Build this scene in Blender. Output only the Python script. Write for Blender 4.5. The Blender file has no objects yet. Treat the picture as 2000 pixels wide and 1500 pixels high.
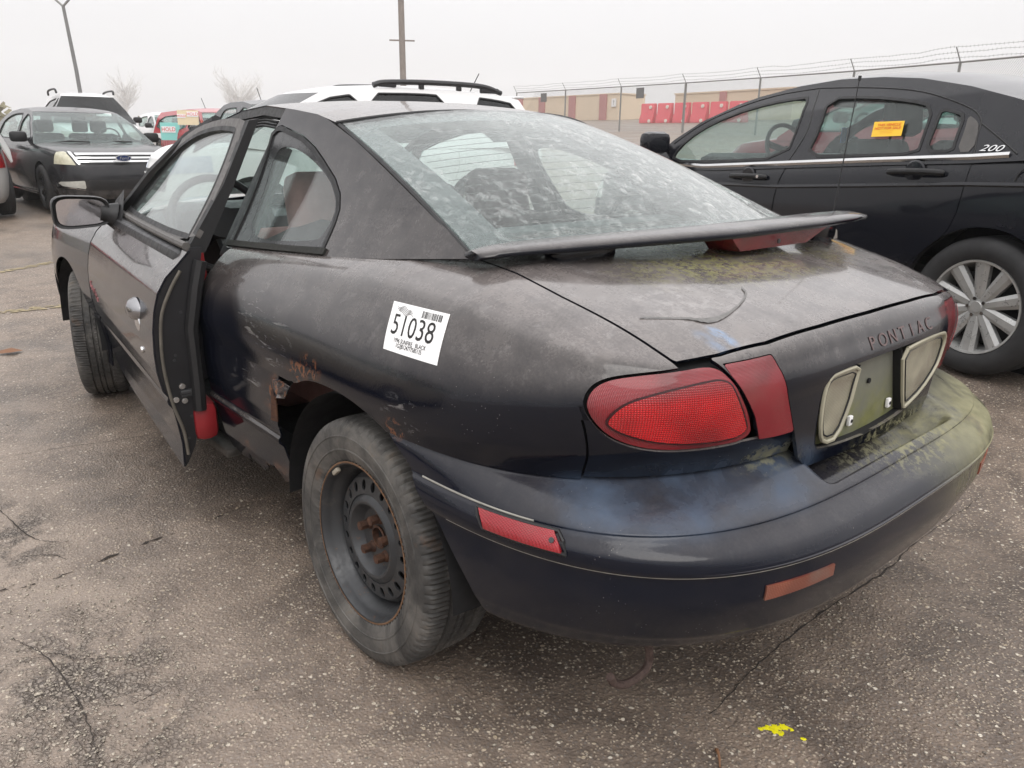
import bpy, bmesh, math, random
import numpy as np
from mathutils import Vector, Matrix, Quaternion
random.seed(7); np.random.seed(7)
SC = bpy.context.scene
COL = SC.collection
R_ = math.radians

# ------------------------------------------------------------------ camera
cam_d = bpy.data.cameras.new("camera"); cam = bpy.data.objects.new("camera", cam_d); COL.objects.link(cam)
SC.camera = cam
YAW, PITCH, ROLL = .718, .310, .013
_f = Vector((math.sin(YAW)*math.cos(PITCH), math.cos(YAW)*math.cos(PITCH), -math.sin(PITCH)))
_r = Vector((math.cos(YAW), -math.sin(YAW), 0)); _u = _r.cross(_f)
_r2 = _r*math.cos(ROLL) + _u*math.sin(ROLL); _u2 = -_r*math.sin(ROLL) + _u*math.cos(ROLL)
_m = Matrix((_r2, _u2, -_f)).transposed().to_4x4(); _m.translation = Vector((-1.645, -1.477, 1.241))
cam.matrix_world = _m
cam_d.sensor_fit = 'HORIZONTAL'; cam_d.sensor_width = 36.0; cam_d.lens = 36.0*1503.5/2000
cam_d.clip_start = .05; cam_d.clip_end = 2000
# ------------------------------------------------------------------ sky (overcast, foggy) and a very soft sun
W = bpy.data.worlds.new("World"); SC.world = W; W.use_nodes = True
wn = W.node_tree; wn.nodes.clear()
wo = wn.nodes.new("ShaderNodeOutputWorld"); bg = wn.nodes.new("ShaderNodeBackground")
sky = wn.nodes.new("ShaderNodeTexSky"); sky.sky_type = 'NISHITA'; sky.sun_disc = False
sky.sun_elevation = R_(50); sky.sun_rotation = R_(200); sky.air_density = 1.0; sky.dust_density = 6.0
bw = wn.nodes.new("ShaderNodeMix"); bw.data_type = 'RGBA'
bw.inputs[0].default_value = .93                                   # the fog layer over the clear sky
wn.links.new(sky.outputs[0], bw.inputs[6])
tc = wn.nodes.new("ShaderNodeTexCoord"); sx = wn.nodes.new("ShaderNodeSeparateXYZ"); wn.links.new(tc.outputs['Generated'], sx.inputs[0])
cr = wn.nodes.new("ShaderNodeValToRGB"); wn.links.new(sx.outputs[2], cr.inputs[0])
cr.color_ramp.elements[0].position = 0.0; cr.color_ramp.elements[0].color = (4.45, 4.4, 4.45, 1)
cr.color_ramp.elements[1].position = 1.0; cr.color_ramp.elements[1].color = (13.6, 13.45, 13.5, 1)
e = cr.color_ramp.elements.new(.16); e.color = (5.8, 5.72, 5.77, 1)
nz = wn.nodes.new("ShaderNodeTexNoise"); nz.inputs['Scale'].default_value = 2.2; nz.inputs['Detail'].default_value = 3
wn.links.new(tc.outputs['Generated'], nz.inputs['Vector'])
mr = wn.nodes.new("ShaderNodeMapRange"); mr.inputs[3].default_value = .95; mr.inputs[4].default_value = 1.05; wn.links.new(nz.outputs[0], mr.inputs[0])
vm = wn.nodes.new("ShaderNodeVectorMath"); vm.operation = 'SCALE'; wn.links.new(cr.outputs[0], vm.inputs[0]); wn.links.new(mr.outputs[0], vm.inputs['Scale'])
wn.links.new(vm.outputs[0], bw.inputs[7]); wn.links.new(bw.outputs[2], bg.inputs[0]); wn.links.new(bg.outputs[0], wo.inputs[0])
bg.inputs[1].default_value = .12
sun_d = bpy.data.lights.new("sun", 'SUN'); sun = bpy.data.objects.new("sun", sun_d); COL.objects.link(sun)
sun_d.energy = .8; sun_d.angle = R_(40); sun_d.color = (1, .98, .95)
sun.rotation_euler = (R_(38), 0, R_(-25))
SC.view_settings.view_transform = 'Standard'; SC.view_settings.look = 'None'
SC.view_settings.exposure = 0.52; SC.view_settings.gamma = 1.0; SC.view_settings.use_curve_mapping = False
SC.cycles.max_bounces = 8; SC.cycles.volume_bounces = 3; SC.cycles.transparent_max_bounces = 12; SC.cycles.glossy_bounces = 4
SC.cycles.transmission_bounces = 6; SC.cycles.diffuse_bounces = 3; SC.cycles.caustics_reflective = False; SC.cycles.caustics_refractive = False
SC.cycles.use_denoising = True
# ------------------------------------------------------------------ helpers
def clip_mesh(A, T, g):
    """A (N,k) vertex attributes (first 3 = position); keeps the g > 0 side, cutting triangles at g = 0"""
    ins = g > 0; cnt = ins[T].sum(1)
    keep = [T[cnt == 3]]; mixed = T[(cnt == 1) | (cnt == 2)]
    newA = []; cache = {}; base = len(A); out = []
    def edge(a, b):
        k = (a, b) if a < b else (b, a)
        if k not in cache:
            a, b = k; t = g[a] / (g[a] - g[b])
            newA.append(A[a] + (A[b] - A[a]) * t); cache[k] = base + len(newA) - 1
        return cache[k]
    for tri in mixed.tolist():
        for r in range(3):
            i, j, k = tri[r], tri[(r+1) % 3], tri[(r+2) % 3]
            if ins[i] and not ins[j] and not ins[k]:
                out.append((i, edge(i, j), edge(i, k))); break
            if not ins[i] and ins[j] and ins[k]:
                e1, e2 = edge(i, j), edge(i, k); out.append((j, k, e2)); out.append((j, e2, e1)); break
    if out: keep.append(np.array(out, int))
    T = np.concatenate(keep) if keep else np.zeros((0, 3), int)
    if newA: A = np.concatenate([A, np.array(newA)])
    used = np.unique(T); m = -np.ones(len(A), int); m[used] = np.arange(len(used))
    return A[used], m[T]
def sdpoly(P, poly):
    """signed distance (positive inside) of 2-D points to a closed polygon"""
    P = np.asarray(P, float); Q = np.asarray(poly, float); n = len(Q)
    d = np.full(len(P), 1e18); c = np.zeros(len(P), bool)
    for i in range(n):
        a = Q[i]; b = Q[(i+1) % n]; e = b - a; w = P - a
        t = np.clip((w @ e) / max(e @ e, 1e-12), 0, 1)
        d = np.minimum(d, ((w - t[:, None] * e) ** 2).sum(1))
        if a[1] != b[1]:
            cond = (a[1] > P[:, 1]) != (b[1] > P[:, 1])
            xi = a[0] + (P[:, 1] - a[1]) / (b[1] - a[1]) * e[0]
            c ^= cond & (P[:, 0] < xi)
    return np.sqrt(d) * np.where(c, 1, -1)
def rpoly(pts, k=4, it=2):
    """round a closed polygon (Chaikin)"""
    p = np.asarray(pts, float)
    for _ in range(it):
        q = np.roll(p, -1, 0); p = np.stack([p*.75 + q*.25, p*.25 + q*.75], 1).reshape(-1, p.shape[1])
    return p
def scurve(pts, n=40, closed=False):
    p = np.asarray(pts, float)
    if closed: p = np.concatenate([p[-1:], p, p[:2]])
    t = np.linspace(0, len(p)-1, n) if not closed else np.linspace(1, len(p)-2, n, endpoint=False)
    return catmull(p, t)
def raw_mesh(name, V, F, mat=None, parent=None, N=None, smooth=True):
    me = bpy.data.meshes.new(name)
    V = np.asarray(V, float)
    me.from_pydata(V.tolist(), [], F.tolist() if hasattr(F, 'tolist') else F)
    if smooth: me.shade_smooth()
    if N is not None: me.normals_split_custom_set_from_vertices(np.asarray(N, float).tolist())
    o = bpy.data.objects.new(name, me); COL.objects.link(o)
    if mat is not None:
        for m in (mat if isinstance(mat, (list, tuple)) else [mat]): me.materials.append(m)
    if parent is not None: o.parent = parent
    return o
def sheet(name, A, T, thick, mat, parent=None, ref=None):
    """A = [pos|normal]; a sheet of real thickness with exact shading normals and rolled edge"""
    P, N = A[:, :3], A[:, 3:6]
    if ref is not None and len(P) and ((P - np.array(ref)) * N).sum(1).mean() < 0: N = -N
    N = N / np.maximum(np.linalg.norm(N, axis=1, keepdims=True), 1e-9)
    if len(T) == 0: return raw_mesh(name, [(0, 0, 0)], [], mat, parent)
    fn = np.cross(P[T[:, 1]] - P[T[:, 0]], P[T[:, 2]] - P[T[:, 0]])
    ok = np.linalg.norm(fn, axis=1) > 1e-12; T = T[ok]; fn = fn[ok]
    if ((fn * N[T[:, 0]]).sum(1) < 0).mean() > .5: T = T[:, ::-1]
    n = len(P)
    E = np.concatenate([T[:, [0, 1]], T[:, [1, 2]], T[:, [2, 0]]]); key = np.sort(E, 1)
    _, inv, c = np.unique(key[:, 0] * (n + 1) + key[:, 1], return_inverse=True, return_counts=True)
    B = E[c[inv] == 1]
    Vs = [P, P - N * thick]; Ns = [N, -N]; F = [T, T[:, ::-1] + n]
    if len(B):
        a, b = B[:, 0], B[:, 1]; m = len(B)
        en = np.cross(P[b] - P[a], N[a]); en /= np.maximum(np.linalg.norm(en, axis=1, keepdims=True), 1e-9)
        rb = 2 * n; i = np.arange(m)
        Vs += [P[a], P[b], P[b] - N[b] * thick, P[a] - N[a] * thick]; Ns += [en] * 4
        F += [np.stack([rb + i, rb + 3*m + i, rb + 2*m + i], 1), np.stack([rb + i, rb + 2*m + i, rb + m + i], 1)]
    return raw_mesh(name, np.concatenate(Vs), np.concatenate(F), mat, parent, np.concatenate(Ns))
def surf(P):
    V, N, T = grid_mesh(P); return np.concatenate([V, N], 1), T
def panel(name, base, cuts, thick, mat, parent=None, off=0.0, mirror=False):
    """base = (A, T); cuts = functions of positions (N,3) -> signed value (kept where > 0)"""
    A, T = base; A = A.copy()
    for c in cuts:
        if len(T): A, T = clip_mesh(A, T, c(A))
    ref = np.array((.82, -1.2, .6) if parent is not None and parent.name.startswith('driver_door') else (0, 1.0, .6))
    if len(A) and ((A[:, :3] - ref) * A[:, 3:6]).sum(1).mean() < 0: A[:, 3:6] *= -1
    if off: A[:, :3] += A[:, 3:6] / np.linalg.norm(A[:, 3:6], axis=1, keepdims=True) * off
    if mirror: A = A.copy(); A[:, 0] *= -1; A[:, 3] *= -1
    return sheet(name, A, T, thick, mat, parent)
class MB:
    """collects simple shapes into one mesh"""
    def __init__(s): s.V = []; s.F = []; s.n = 0
    def add(s, V, F):
        V = [tuple(map(float, v)) for v in V]; s.V += V; s.F += [tuple(int(i) + s.n for i in f) for f in F]; s.n += len(V); return s
    def box(s, c, d, rot=None, bev=0.0):
        bm = bmesh.new(); bmesh.ops.create_cube(bm, size=1)
        for v in bm.verts: v.co = Vector((v.co.x*d[0], v.co.y*d[1], v.co.z*d[2]))
        if bev: bmesh.ops.bevel(bm, geom=bm.edges[:], offset=bev, segments=2, affect='EDGES', profile=.5)
        M = Matrix.Translation(Vector(c)) @ (rot.to_4x4() if rot else Matrix())
        bm.verts.index_update()
        s.add([M @ v.co for v in bm.verts], [[v.index for v in f.verts] for f in bm.faces]); bm.free(); return s
    def tube(s, pts, r, n=8, caps=True):
        pts = [Vector(p) for p in pts]; rr = r if hasattr(r, '__len__') else [r]*len(pts)
        rings = []; prev = None
        for i, p in enumerate(pts):
            d = (pts[min(i+1, len(pts)-1)] - pts[max(i-1, 0)])
            d = d.normalized() if d.length > 1e-9 else Vector((0, 0, 1))
            if prev is None:
                a = d.orthogonal().normalized()
            else:
                a = (prev - d * prev.dot(d)); a = a.normalized() if a.length > 1e-6 else d.orthogonal().normalized()
            prev = a; b = d.cross(a)
            rings.append([p + (a*math.cos(2*math.pi*k/n) + b*math.sin(2*math.pi*k/n)) * rr[i] for k in range(n)])
        V = [v for g in rings for v in g]; F = []
        for i in range(len(pts)-1):
            for k in range(n):
                F.append((i*n+k, i*n+(k+1) % n, (i+1)*n+(k+1) % n, (i+1)*n+k))
        if caps: F.append(tuple(range(n))[::-1]); F.append(tuple((len(pts)-1)*n+k for k in range(n)))
        return s.add(V, F)
    def lathe(s, prof, c, axis='X', n=48, a0=0, a1=2*math.pi):
        """prof = (radius, along axis)"""
        full = abs(a1-a0-2*math.pi) < 1e-6; m = n if full else n+1; V = []; F = []
        for (r, h) in prof:
            for k in range(m):
                a = a0 + (a1-a0)*k/n; u, w = r*math.cos(a), r*math.sin(a)
                V.append((c[0]+h, c[1]+u, c[2]+w) if axis == 'X' else (c[0]+u, c[1]+h, c[2]+w) if axis == 'Y' else (c[0]+u, c[1]+w, c[2]+h))
        for i in range(len(prof)-1):
            for k in range(n):
                k2 = (k+1) % m if full else k+1
                F.append((i*m+k, i*m+k2, (i+1)*m+k2, (i+1)*m+k))
        return s.add(V, F)
    def prism(s, poly, a, b, axis='X'):
        """poly of 2-D points extruded between a and b along axis"""
        n = len(poly); V = []
        for h in (a, b):
            for (u, w) in poly: V.append((h, u, w) if axis == 'X' else (u, h, w) if axis == 'Y' else (u, w, h))
        F = [tuple(range(n)), tuple(range(2*n-1, n-1, -1))] + [(i, n+i, n+(i+1) % n, (i+1) % n) for i in range(n)]
        return s.add(V, F)
    def build(s, name, mat, parent=None, smooth=True, angle=35, loc=None):
        me = bpy.data.meshes.new(name); me.from_pydata(s.V, [], s.F)
        bm = bmesh.new(); bm.from_mesh(me); bmesh.ops.recalc_face_normals(bm, faces=bm.faces[:])
        if smooth:
            for f in bm.faces: f.smooth = True
            for ed in bm.edges:
                if len(ed.link_faces) == 2 and ed.calc_face_angle(0) > R_(angle): ed.smooth = False
        bm.to_mesh(me); bm.free()
        o = bpy.data.objects.new(name, me); COL.objects.link(o)
        if mat is not None: me.materials.append(mat)
        if parent is not None: o.parent = parent
        if loc is not None: o.location = loc
        return o
def thing(name, label, cat, loc=(0, 0, 0), rz=0, group=None):
    o = bpy.data.objects.new(name, None); COL.objects.link(o); o.empty_display_size = .1
    o.location = loc; o.rotation_euler = (0, 0, rz); o['label'] = label; o['category'] = cat
    if group: o['group'] = group
    return o
def tag(o, label, cat, group=None):
    o['label'] = label; o['category'] = cat
    if group: o['group'] = group
    return o
def text_obj(name, body, size, mat, parent, M, extrude=.0004, font_scale=(1, 1), align='CENTER', shear=0.0):
    """lettering as real raised outlines; M = 4x4 placing the text plane in the parent's space"""
    cu = bpy.data.curves.new(name, 'FONT'); cu.body = body; cu.size = size; cu.align_x = align; cu.align_y = 'CENTER'
    cu.extrude = extrude; cu.shear = shear; cu.resolution_u = 3
    t = bpy.data.objects.new(name, cu); COL.objects.link(t)
    dg = bpy.context.evaluated_depsgraph_get(); me = bpy.data.meshes.new_from_object(t.evaluated_get(dg))
    bpy.data.objects.remove(t); bpy.data.curves.remove(cu)
    o = bpy.data.objects.new(name, me); COL.objects.link(o); me.materials.clear(); me.materials.append(mat)
    S = Matrix.Diagonal((font_scale[0], font_scale[1], 1, 1)); me.transform(M @ S)
    o.parent = parent
    return o
def frame(o, xdir, nrm):
    """matrix with local x along xdir and local z along nrm"""
    n = Vector(nrm).normalized(); x = Vector(xdir); x = (x - n*x.dot(n)).normalized(); y = n.cross(x)
    M = Matrix((x, y, n)).transposed().to_4x4(); M.translation = Vector(o); return M
def dup(o, parent=None):
    c = o.copy(); COL.objects.link(c); c.parent = parent
    for ch in list(o.children): dup(ch, c)
    return c

# ---------- numpy mesh helpers ----------
def catmull(K, t):
    """K: (R,...) control values at integer t; C1 cubic through them (natural-ish ends)."""
    K = np.asarray(K, float); n = len(K)
    t = np.clip(np.asarray(t, float), 0, n - 1); i = np.minimum(t.astype(int), n - 2); f = t - i
    m = np.empty_like(K); m[1:-1] = (K[2:] - K[:-2]) / 2; m[0] = K[1] - K[0]; m[-1] = K[-1] - K[-2]
    f = f.reshape(f.shape + (1,) * (K.ndim - 1))
    a = K[i]; b = K[i + 1]; ma = m[i]; mb = m[i + 1]
    return (2*f**3-3*f**2+1)*a + (f**3-2*f**2+f)*ma + (-2*f**3+3*f**2)*b + (f**3-f**2)*mb
def lerp1(x, xs, ys): return np.interp(x, xs, ys)
def smooth(x, a, b):
    t = np.clip((x - a) / (b - a), 0, 1); return t * t * (3 - 2 * t)
def outline(W, y0, L, n, ymax, s):
    """left half of a tail outline: s 0..1 from (-W, ymax) back round the corner to (0, y0-L)"""
    s = np.asarray(s, float); k = .38
    ph = np.clip((s - k) / (1 - k), 0, 1) * np.pi / 2
    c, sn = np.cos(ph), np.sin(ph)
    r = ((np.abs(c) / W) ** n + (np.abs(sn) / L) ** n) ** (-1 / n)
    x = -r * c; y = y0 - r * sn
    st = s < k
    y = np.where(st, ymax + (y0 - ymax) * (s / k), y); x = np.where(st, -W, x)
    return x, y
def rows_surface(rows, S, V, crease=None):
    """rows: list of callables s -> (x,y,z) ; returns P[len(S),len(V),3]"""
    K = np.array([np.stack(r(S), -1) for r in rows])       # R,S,3
    return np.transpose(catmull(K, V), (1, 0, 2))
def grid_mesh(P):
    a, b = P.shape[:2]
    I = np.arange(a * b).reshape(a, b)
    q = np.stack([I[:-1, :-1], I[1:, :-1], I[1:, 1:], I[:-1, 1:]], -1).reshape(-1, 4)
    T = np.concatenate([q[:, [0, 1, 2]], q[:, [0, 2, 3]]])
    du = np.gradient(P, axis=0); dv = np.gradient(P, axis=1)
    N = np.cross(du, dv); N /= np.maximum(np.linalg.norm(N, axis=-1, keepdims=True), 1e-9)
    return P.reshape(-1, 3), N.reshape(-1, 3), T
# ---------- the old coupe's rear shell ----------
def zf(*pts):
    xs = [p[0] for p in pts]; ys = [p[1] for p in pts]
    return lambda y: np.interp(y, xs, ys)
def tail_row(W, y0, L, n, zy, crown=0., ymax=.95, wtop=None):
    def f(s):
        x, y = outline(W, y0, L, n, ymax, s)
        if wtop is not None:
            x = x * (1 + (wtop - 1) * smooth(y, 0, ymax))
        z = zy(y) + crown * np.clip(1 - (x / .6) ** 2, 0, 1) * smooth(-y, .3, .7)
        return x, y, z
    return f
SHELL = [
 tail_row(.838, 0, .745, 3.0, zf((-1, .56), (1, .56))),
 tail_row(.851, 0, .778, 3.0, zf((-1, .648), (1, .648))),
 tail_row(.854, 0, .800, 3.2, zf((-1, .715), (1, .715))),
 tail_row(.832, 0, .806, 3.5, zf((-1, .795), (-.6, .795), (.2, .80), (1, .80))),
 tail_row(.785, 0, .790, 3.9, zf((-1, .845), (-.68, .845), (-.3, .878), (.2, .875), (1, .865))),
 tail_row(.728, 0, .752, 4.4, zf((-1, .872), (-.70, .872), (-.3, .935), (0, .938), (.4, .925), (1, .906)), crown=.022),
 tail_row(.615, 0, .64, 4.2, zf((-1, .905), (-.62, .912), (-.3, .975), (0, .985), (.4, .965), (1, .93)), crown=.02),
 tail_row(.40, 0, .45, 3.0, zf((-1, .96), (-.45, .965), (-.2, 1.0), (1, 1.0)), crown=.01),
 tail_row(.16, 0, .28, 2.4, zf((-1, .99), (-.28, .995), (0, 1.01), (1, 1.01))),
 tail_row(.01, 0, .15, 2.0, zf((-1, 1.008), (1, 1.01))),
]
BUMP = [
 tail_row(.80, 0, .70, 3.0, zf((-1, .640), (1, .640))),
 tail_row(.838, 0, .755, 3.0, zf((-1, .652), (1, .652))),
 tail_row(.850, 0, .785, 3.05, zf((-1, .640), (1, .640))),
 tail_row(.851, -.04, .782, 3.3, zf((-1, .620), (1, .620))),
 tail_row(.849, -.074, .796, 3.6, zf((-1, .597), (1, .597))),
 tail_row(.851, -.076, .801, 3.6, zf((-1, .589), (1, .589))),
 tail_row(.857, -.08, .810, 3.55, zf((-1, .581), (1, .581))),
 tail_row(.863, -.095, .828, 3.45, zf((-1, .563), (1, .563))),
 tail_row(.862, -.105, .834, 3.35, zf((-1, .543), (1, .543))),
 tail_row(.858, -.11, .833, 3.3, zf((-1, .531), (1, .531))),
 tail_row(.852, -.11, .828, 3.3, zf((-1, .525), (1, .525))),
 tail_row(.849, -.11, .826, 3.25, zf((-1, .46), (1, .46))),
 tail_row(.842, -.10, .812, 3.1, zf((-1, .39), (1, .39))),
 tail_row(.838, -.10, .800, 3.0, zf((-1, .365), (1, .365))),
 tail_row(.822, -.10, .765, 2.9, zf((-1, .325), (1, .325))),
 tail_row(.78, -.10, .70, 2.8, zf((-1, .31), (1, .31))),
]
# ------------------------------------------------------------------ materials
class NT:
    def __init__(s, name):
        s.m = bpy.data.materials.new(name); s.m.use_nodes = True; s.t = s.m.node_tree; s.t.nodes.clear()
        s.out = s.n("ShaderNodeOutputMaterial"); s._tc = None
    def n(s, kind, **kw):
        x = s.t.nodes.new(kind)
        for k, v in kw.items(): setattr(x, k, v)
        return x
    def put(s, inp, v):
        if v is None: return
        if hasattr(v, 'is_output') or isinstance(v, bpy.types.NodeSocket): s.t.links.new(v, inp)
        else:
            if hasattr(inp.default_value, '__len__') and not hasattr(v, '__len__'): v = [v]*len(inp.default_value)
            if hasattr(v, '__len__') and hasattr(inp.default_value, '__len__') and len(inp.default_value) == 4 and len(v) == 3: v = (*v, 1)
            inp.default_value = v
    def co(s, which='Object'):
        if s._tc is None: s._tc = s.n("ShaderNodeTexCoord")
        return s._tc.outputs[which]
    def noise(s, scale, detail=4, rough=.55, vec=None, dist=0.0, out=0):
        x = s.n("ShaderNodeTexNoise"); s.put(x.inputs['Vector'], vec if vec is not None else s.co())
        x.inputs['Scale'].default_value = scale; x.inputs['Detail'].default_value = detail; x.inputs['Roughness'].default_value = rough
        x.inputs['Distortion'].default_value = dist; return x.outputs[out]
    def voro(s, scale, feat='F1', vec=None, out='Distance', rand=1.0):
        x = s.n("ShaderNodeTexVoronoi", feature=feat); s.put(x.inputs['Vector'], vec if vec is not None else s.co())
        x.inputs['Scale'].default_value = scale; x.inputs['Randomness'].default_value = rand; return x.outputs[out]
    def rng(s, v, a, b, c=0.0, d=1.0, smooth=True):
        x = s.n("ShaderNodeMapRange", interpolation_type='SMOOTHSTEP' if smooth else 'LINEAR'); s.put(x.inputs[0], v)
        for i, q in zip((1, 2, 3, 4), (a, b, c, d)): x.inputs[i].default_value = q
        return x.outputs[0]
    def math(s, op, a, b=None, clamp=False):
        x = s.n("ShaderNodeMath", operation=op, use_clamp=clamp); s.put(x.inputs[0], a)
        if b is not None: s.put(x.inputs[1], b)
        return x.outputs[0]
    def mul(s, *a):
        r = a[0]
        for b in a[1:]: r = s.math('MULTIPLY', r, b)
        return r
    def add(s, a, b, clamp=True): return s.math('ADD', a, b, clamp)
    def mix(s, f, a, b):
        x = s.n("ShaderNodeMix", data_type='RGBA'); s.put(x.inputs[0], f); s.put(x.inputs[6], a); s.put(x.inputs[7], b); return x.outputs[2]
    def mixf(s, f, a, b):
        x = s.n("ShaderNodeMix", data_type='FLOAT'); s.put(x.inputs[0], f); s.put(x.inputs[2], a); s.put(x.inputs[3], b); return x.outputs[0]
    def mapv(s, scale=(1, 1, 1), loc=(0, 0, 0), rot=(0, 0, 0), vec=None):
        x = s.n("ShaderNodeMapping"); s.put(x.inputs[0], vec if vec is not None else s.co()); x.inputs['Scale'].default_value = scale
        x.inputs['Location'].default_value = loc; x.inputs['Rotation'].default_value = rot; return x.outputs[0]
    def sep(s, v=None):
        x = s.n("ShaderNodeSeparateXYZ"); s.put(x.inputs[0], v if v is not None else s.co()); return x.outputs
    def up(s):
        g = s.n("ShaderNodeNewGeometry"); x = s.n("ShaderNodeSeparateXYZ"); s.t.links.new(g.outputs['Normal'], x.inputs[0]); return x.outputs[2]
    def ball(s, c, r, sq=(1, 1, 1)):
        """1 at the point c falling to 0 at radius r (object space, squashed)"""
        v = s.mapv(scale=[1/(r*q) for q in sq], loc=[-a/(r*q) for a, q in zip(c, sq)])
        x = s.n("ShaderNodeVectorMath", operation='LENGTH'); s.put(x.inputs[0], v); return s.rng(x.outputs['Value'], 1, .25)
    def bump(s, h, strength=.3, dist=.01, nrm=None):
        x = s.n("ShaderNodeBump"); x.inputs['Strength'].default_value = strength; x.inputs['Distance'].default_value = dist
        s.put(x.inputs['Height'], h)
        if nrm is not None: s.put(x.inputs['Normal'], nrm)
        return x.outputs[0]
    def bsdf(s, color=(.5, .5, .5), rough=.5, metal=0.0, normal=None, coat=0.0, coat_rough=.05, trans=0.0, ior=1.45, spec=.5, alpha=None, emit=None, emit_s=0.0):
        x = s.n("ShaderNodeBsdfPrincipled")
        for k, v in (('Base Color', color), ('Roughness', rough), ('Metallic', metal), ('Coat Weight', coat), ('Coat Roughness', coat_rough),
                     ('Transmission Weight', trans), ('IOR', ior), ('Specular IOR Level', spec)): s.put(x.inputs[k], v)
        if normal is not None: s.put(x.inputs['Normal'], normal)
        if alpha is not None: s.put(x.inputs['Alpha'], alpha)
        s.sh = x.outputs[0]; return x
    def done(s, sh=None):
        s.t.links.new(sh or s.sh, s.out.inputs[0]); return s.m
def simple(name, color, rough=.5, metal=0.0, coat=0.0, var=.15, scale=12, spec=.5, bumps=0.0):
    t = NT(name); n = t.noise(scale, 5)
    c = t.mix(n, [q*(1-var) for q in color], [min(1, q*(1+var)) for q in color])
    r = t.rng(t.noise(scale*2.3, 4), .3, .7, max(.02, rough-.08), min(1, rough+.08))
    t.bsdf(c, r, metal, coat=coat, spec=spec, normal=t.bump(t.noise(scale*8, 4), bumps, .002) if bumps else None); return t.done()
def hero_paint(name="weathered_black_paint", dk=1.0, marks=True, navy=((.0030, .0042, .0088), (.0052, .0062, .0112))):
    t = NT(name); u = t.up(); xyz = t.sep()
    base = t.mix(t.noise(3), *navy)
    # road film and dust settled on it: more on what faces up, in blotches and run-down streaks
    st = t.noise(1, 5, .6, vec=t.mapv((14, 14, 1.6)))
    bl = t.noise(9, 6, .65, dist=.4)
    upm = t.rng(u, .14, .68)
    drun = t.rng(t.noise(1, 6, .65, vec=t.mapv((75, 7, 9), rot=(0, 0, .25)), dist=.3), .32, .68, .88, 1.04); grain = t.rng(t.noise(190, 3, .7), .3, .7, .78, 1.1)
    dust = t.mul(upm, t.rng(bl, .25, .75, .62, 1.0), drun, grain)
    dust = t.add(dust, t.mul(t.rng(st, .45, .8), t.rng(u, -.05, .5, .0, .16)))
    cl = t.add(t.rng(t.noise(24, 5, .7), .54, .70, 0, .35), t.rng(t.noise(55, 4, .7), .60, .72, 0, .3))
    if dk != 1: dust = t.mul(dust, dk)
    dust_toplit_c = t.mix(cl, (.078, .066, .060), (.22, .20, .19))
    dust_toplit_c = t.mix(t.rng(u, .70, .97), dust_toplit_c, t.mix(cl, (.195, .172, .162), (.36, .34, .33)))  # dust colour brightened on upward faces, standing in for sky light
    c = t.mix(t.mul(dust, .85), base, dust_toplit_c)
    # faded, oxidised blue-white patches
    blue = None
    for (p, r, q) in (((-.60, -.74, .635), .16, (1.5, 1, .5)), ((-.38, -.80, .64), .15, (1.3, 1, .5)), ((-.72, -.62, .62), .10, (1, 1.3, .6))):
        b = t.ball(p, r, q) if marks else 0.0; blue = b if blue is None else t.add(blue, b)
    blue = t.mul(blue, t.rng(t.noise(6, 5, .6, vec=t.mapv((1, 1, .6)), dist=.3), .28, .80))
    c = t.mix(t.mul(blue, .62), c, (.085, .13, .205))
    # green algae on the damp far corner and along ledges
    gx = t.rng(xyz[0], -.05, .45); gl = t.rng(xyz[1], -.60, -.78)
    gz = t.rng(xyz[2], .68, .60); gn = t.rng(t.noise(7, 7, .7, dist=.3), .24, .52)
    gst = t.rng(t.noise(1, 6, .65, vec=t.mapv((26, 26, 3.5)), dist=.3), .30, .62)
    g = t.mul(gx, gl, gz, gn, t.mixf(t.rng(u, .2, .7), gst, 1.0), t.rng(u, -.5, .35, .55, 1.0))
    led = t.ball((-.36, -.765, .66), .10, (1.3, .6, .4)); led2 = t.ball((.10, -.81, .59), .30, (1.0, .5, .25))
    g = t.add(g, t.mul(t.add(t.mul(led, .7), led2), t.rng(t.noise(40, 5, .7), .45, .62)))
    und = t.mul(t.ball((.02, -.42, .985), .36, (1.5, .62, .5)), t.rng(u, .7, .9), t.rng(t.noise(60, 6, .75), .47, .53), t.rng(t.noise(5, 3), .28, .50))
    if not marks: g = 0.0; und = 0.0
    gc = t.mix(t.noise(30, 5), (.12, .115, .055), (.33, .315, .19))
    c = t.mix(t.mul(g, .9), c, gc); c = t.mix(t.mul(und, .8), c, t.mix(t.noise(90, 3), (.15, .15, .05), (.42, .40, .20)))
    # scuffed flank ahead of the rear wheel, the peeled dent on the lid with its pale run
    scf = None
    for p_, r_ in (((-.84, .50, .78), .13), ((-.84, .36, .73), .12), ((-.855, .30, .64), .11), ((-.85, .55, .60), .10), ((-.85, -.22, .70), .07)):
        b_ = t.ball(p_, r_, (1, 1.2, .8)); scf = b_ if scf is None else t.add(scf, b_)
    sl_ = t.rng(t.noise(1, 5, .65, vec=t.mapv((40, 9, 60), rot=(.9, 0, 0)), dist=.8), .57, .63); sc2 = t.rng(t.noise(30, 5, .7), .60, .66)
    if not marks: scf = 0.0
    c = t.mix(t.mul(scf, t.add(t.mul(sl_, .55), t.mul(sc2, .35))), c, (.23, .22, .215))
    run = t.add(t.ball((-.445, -.690, .896), .045, (.45, 1.1, .8)), t.mul(t.ball((-.48, -.69, .89), .05, (.5, 1.1, .8)), .35)); c = t.mix(t.mul(run, t.rng(t.noise(45, 4, vec=t.mapv((1, .25, 1))), .3, .6)), c, (.16, .26, .42))
    lid = t.mul(t.ball((-.36, -.56, .93), .17, (1.2, .8, .6)), t.rng(t.noise(28, 6, .7), .50, .58), .35); c = t.mix(lid, c, (.34, .32, .31))
    # rust eaten through round the wheel arch and along the sill
    rm = None
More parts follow.
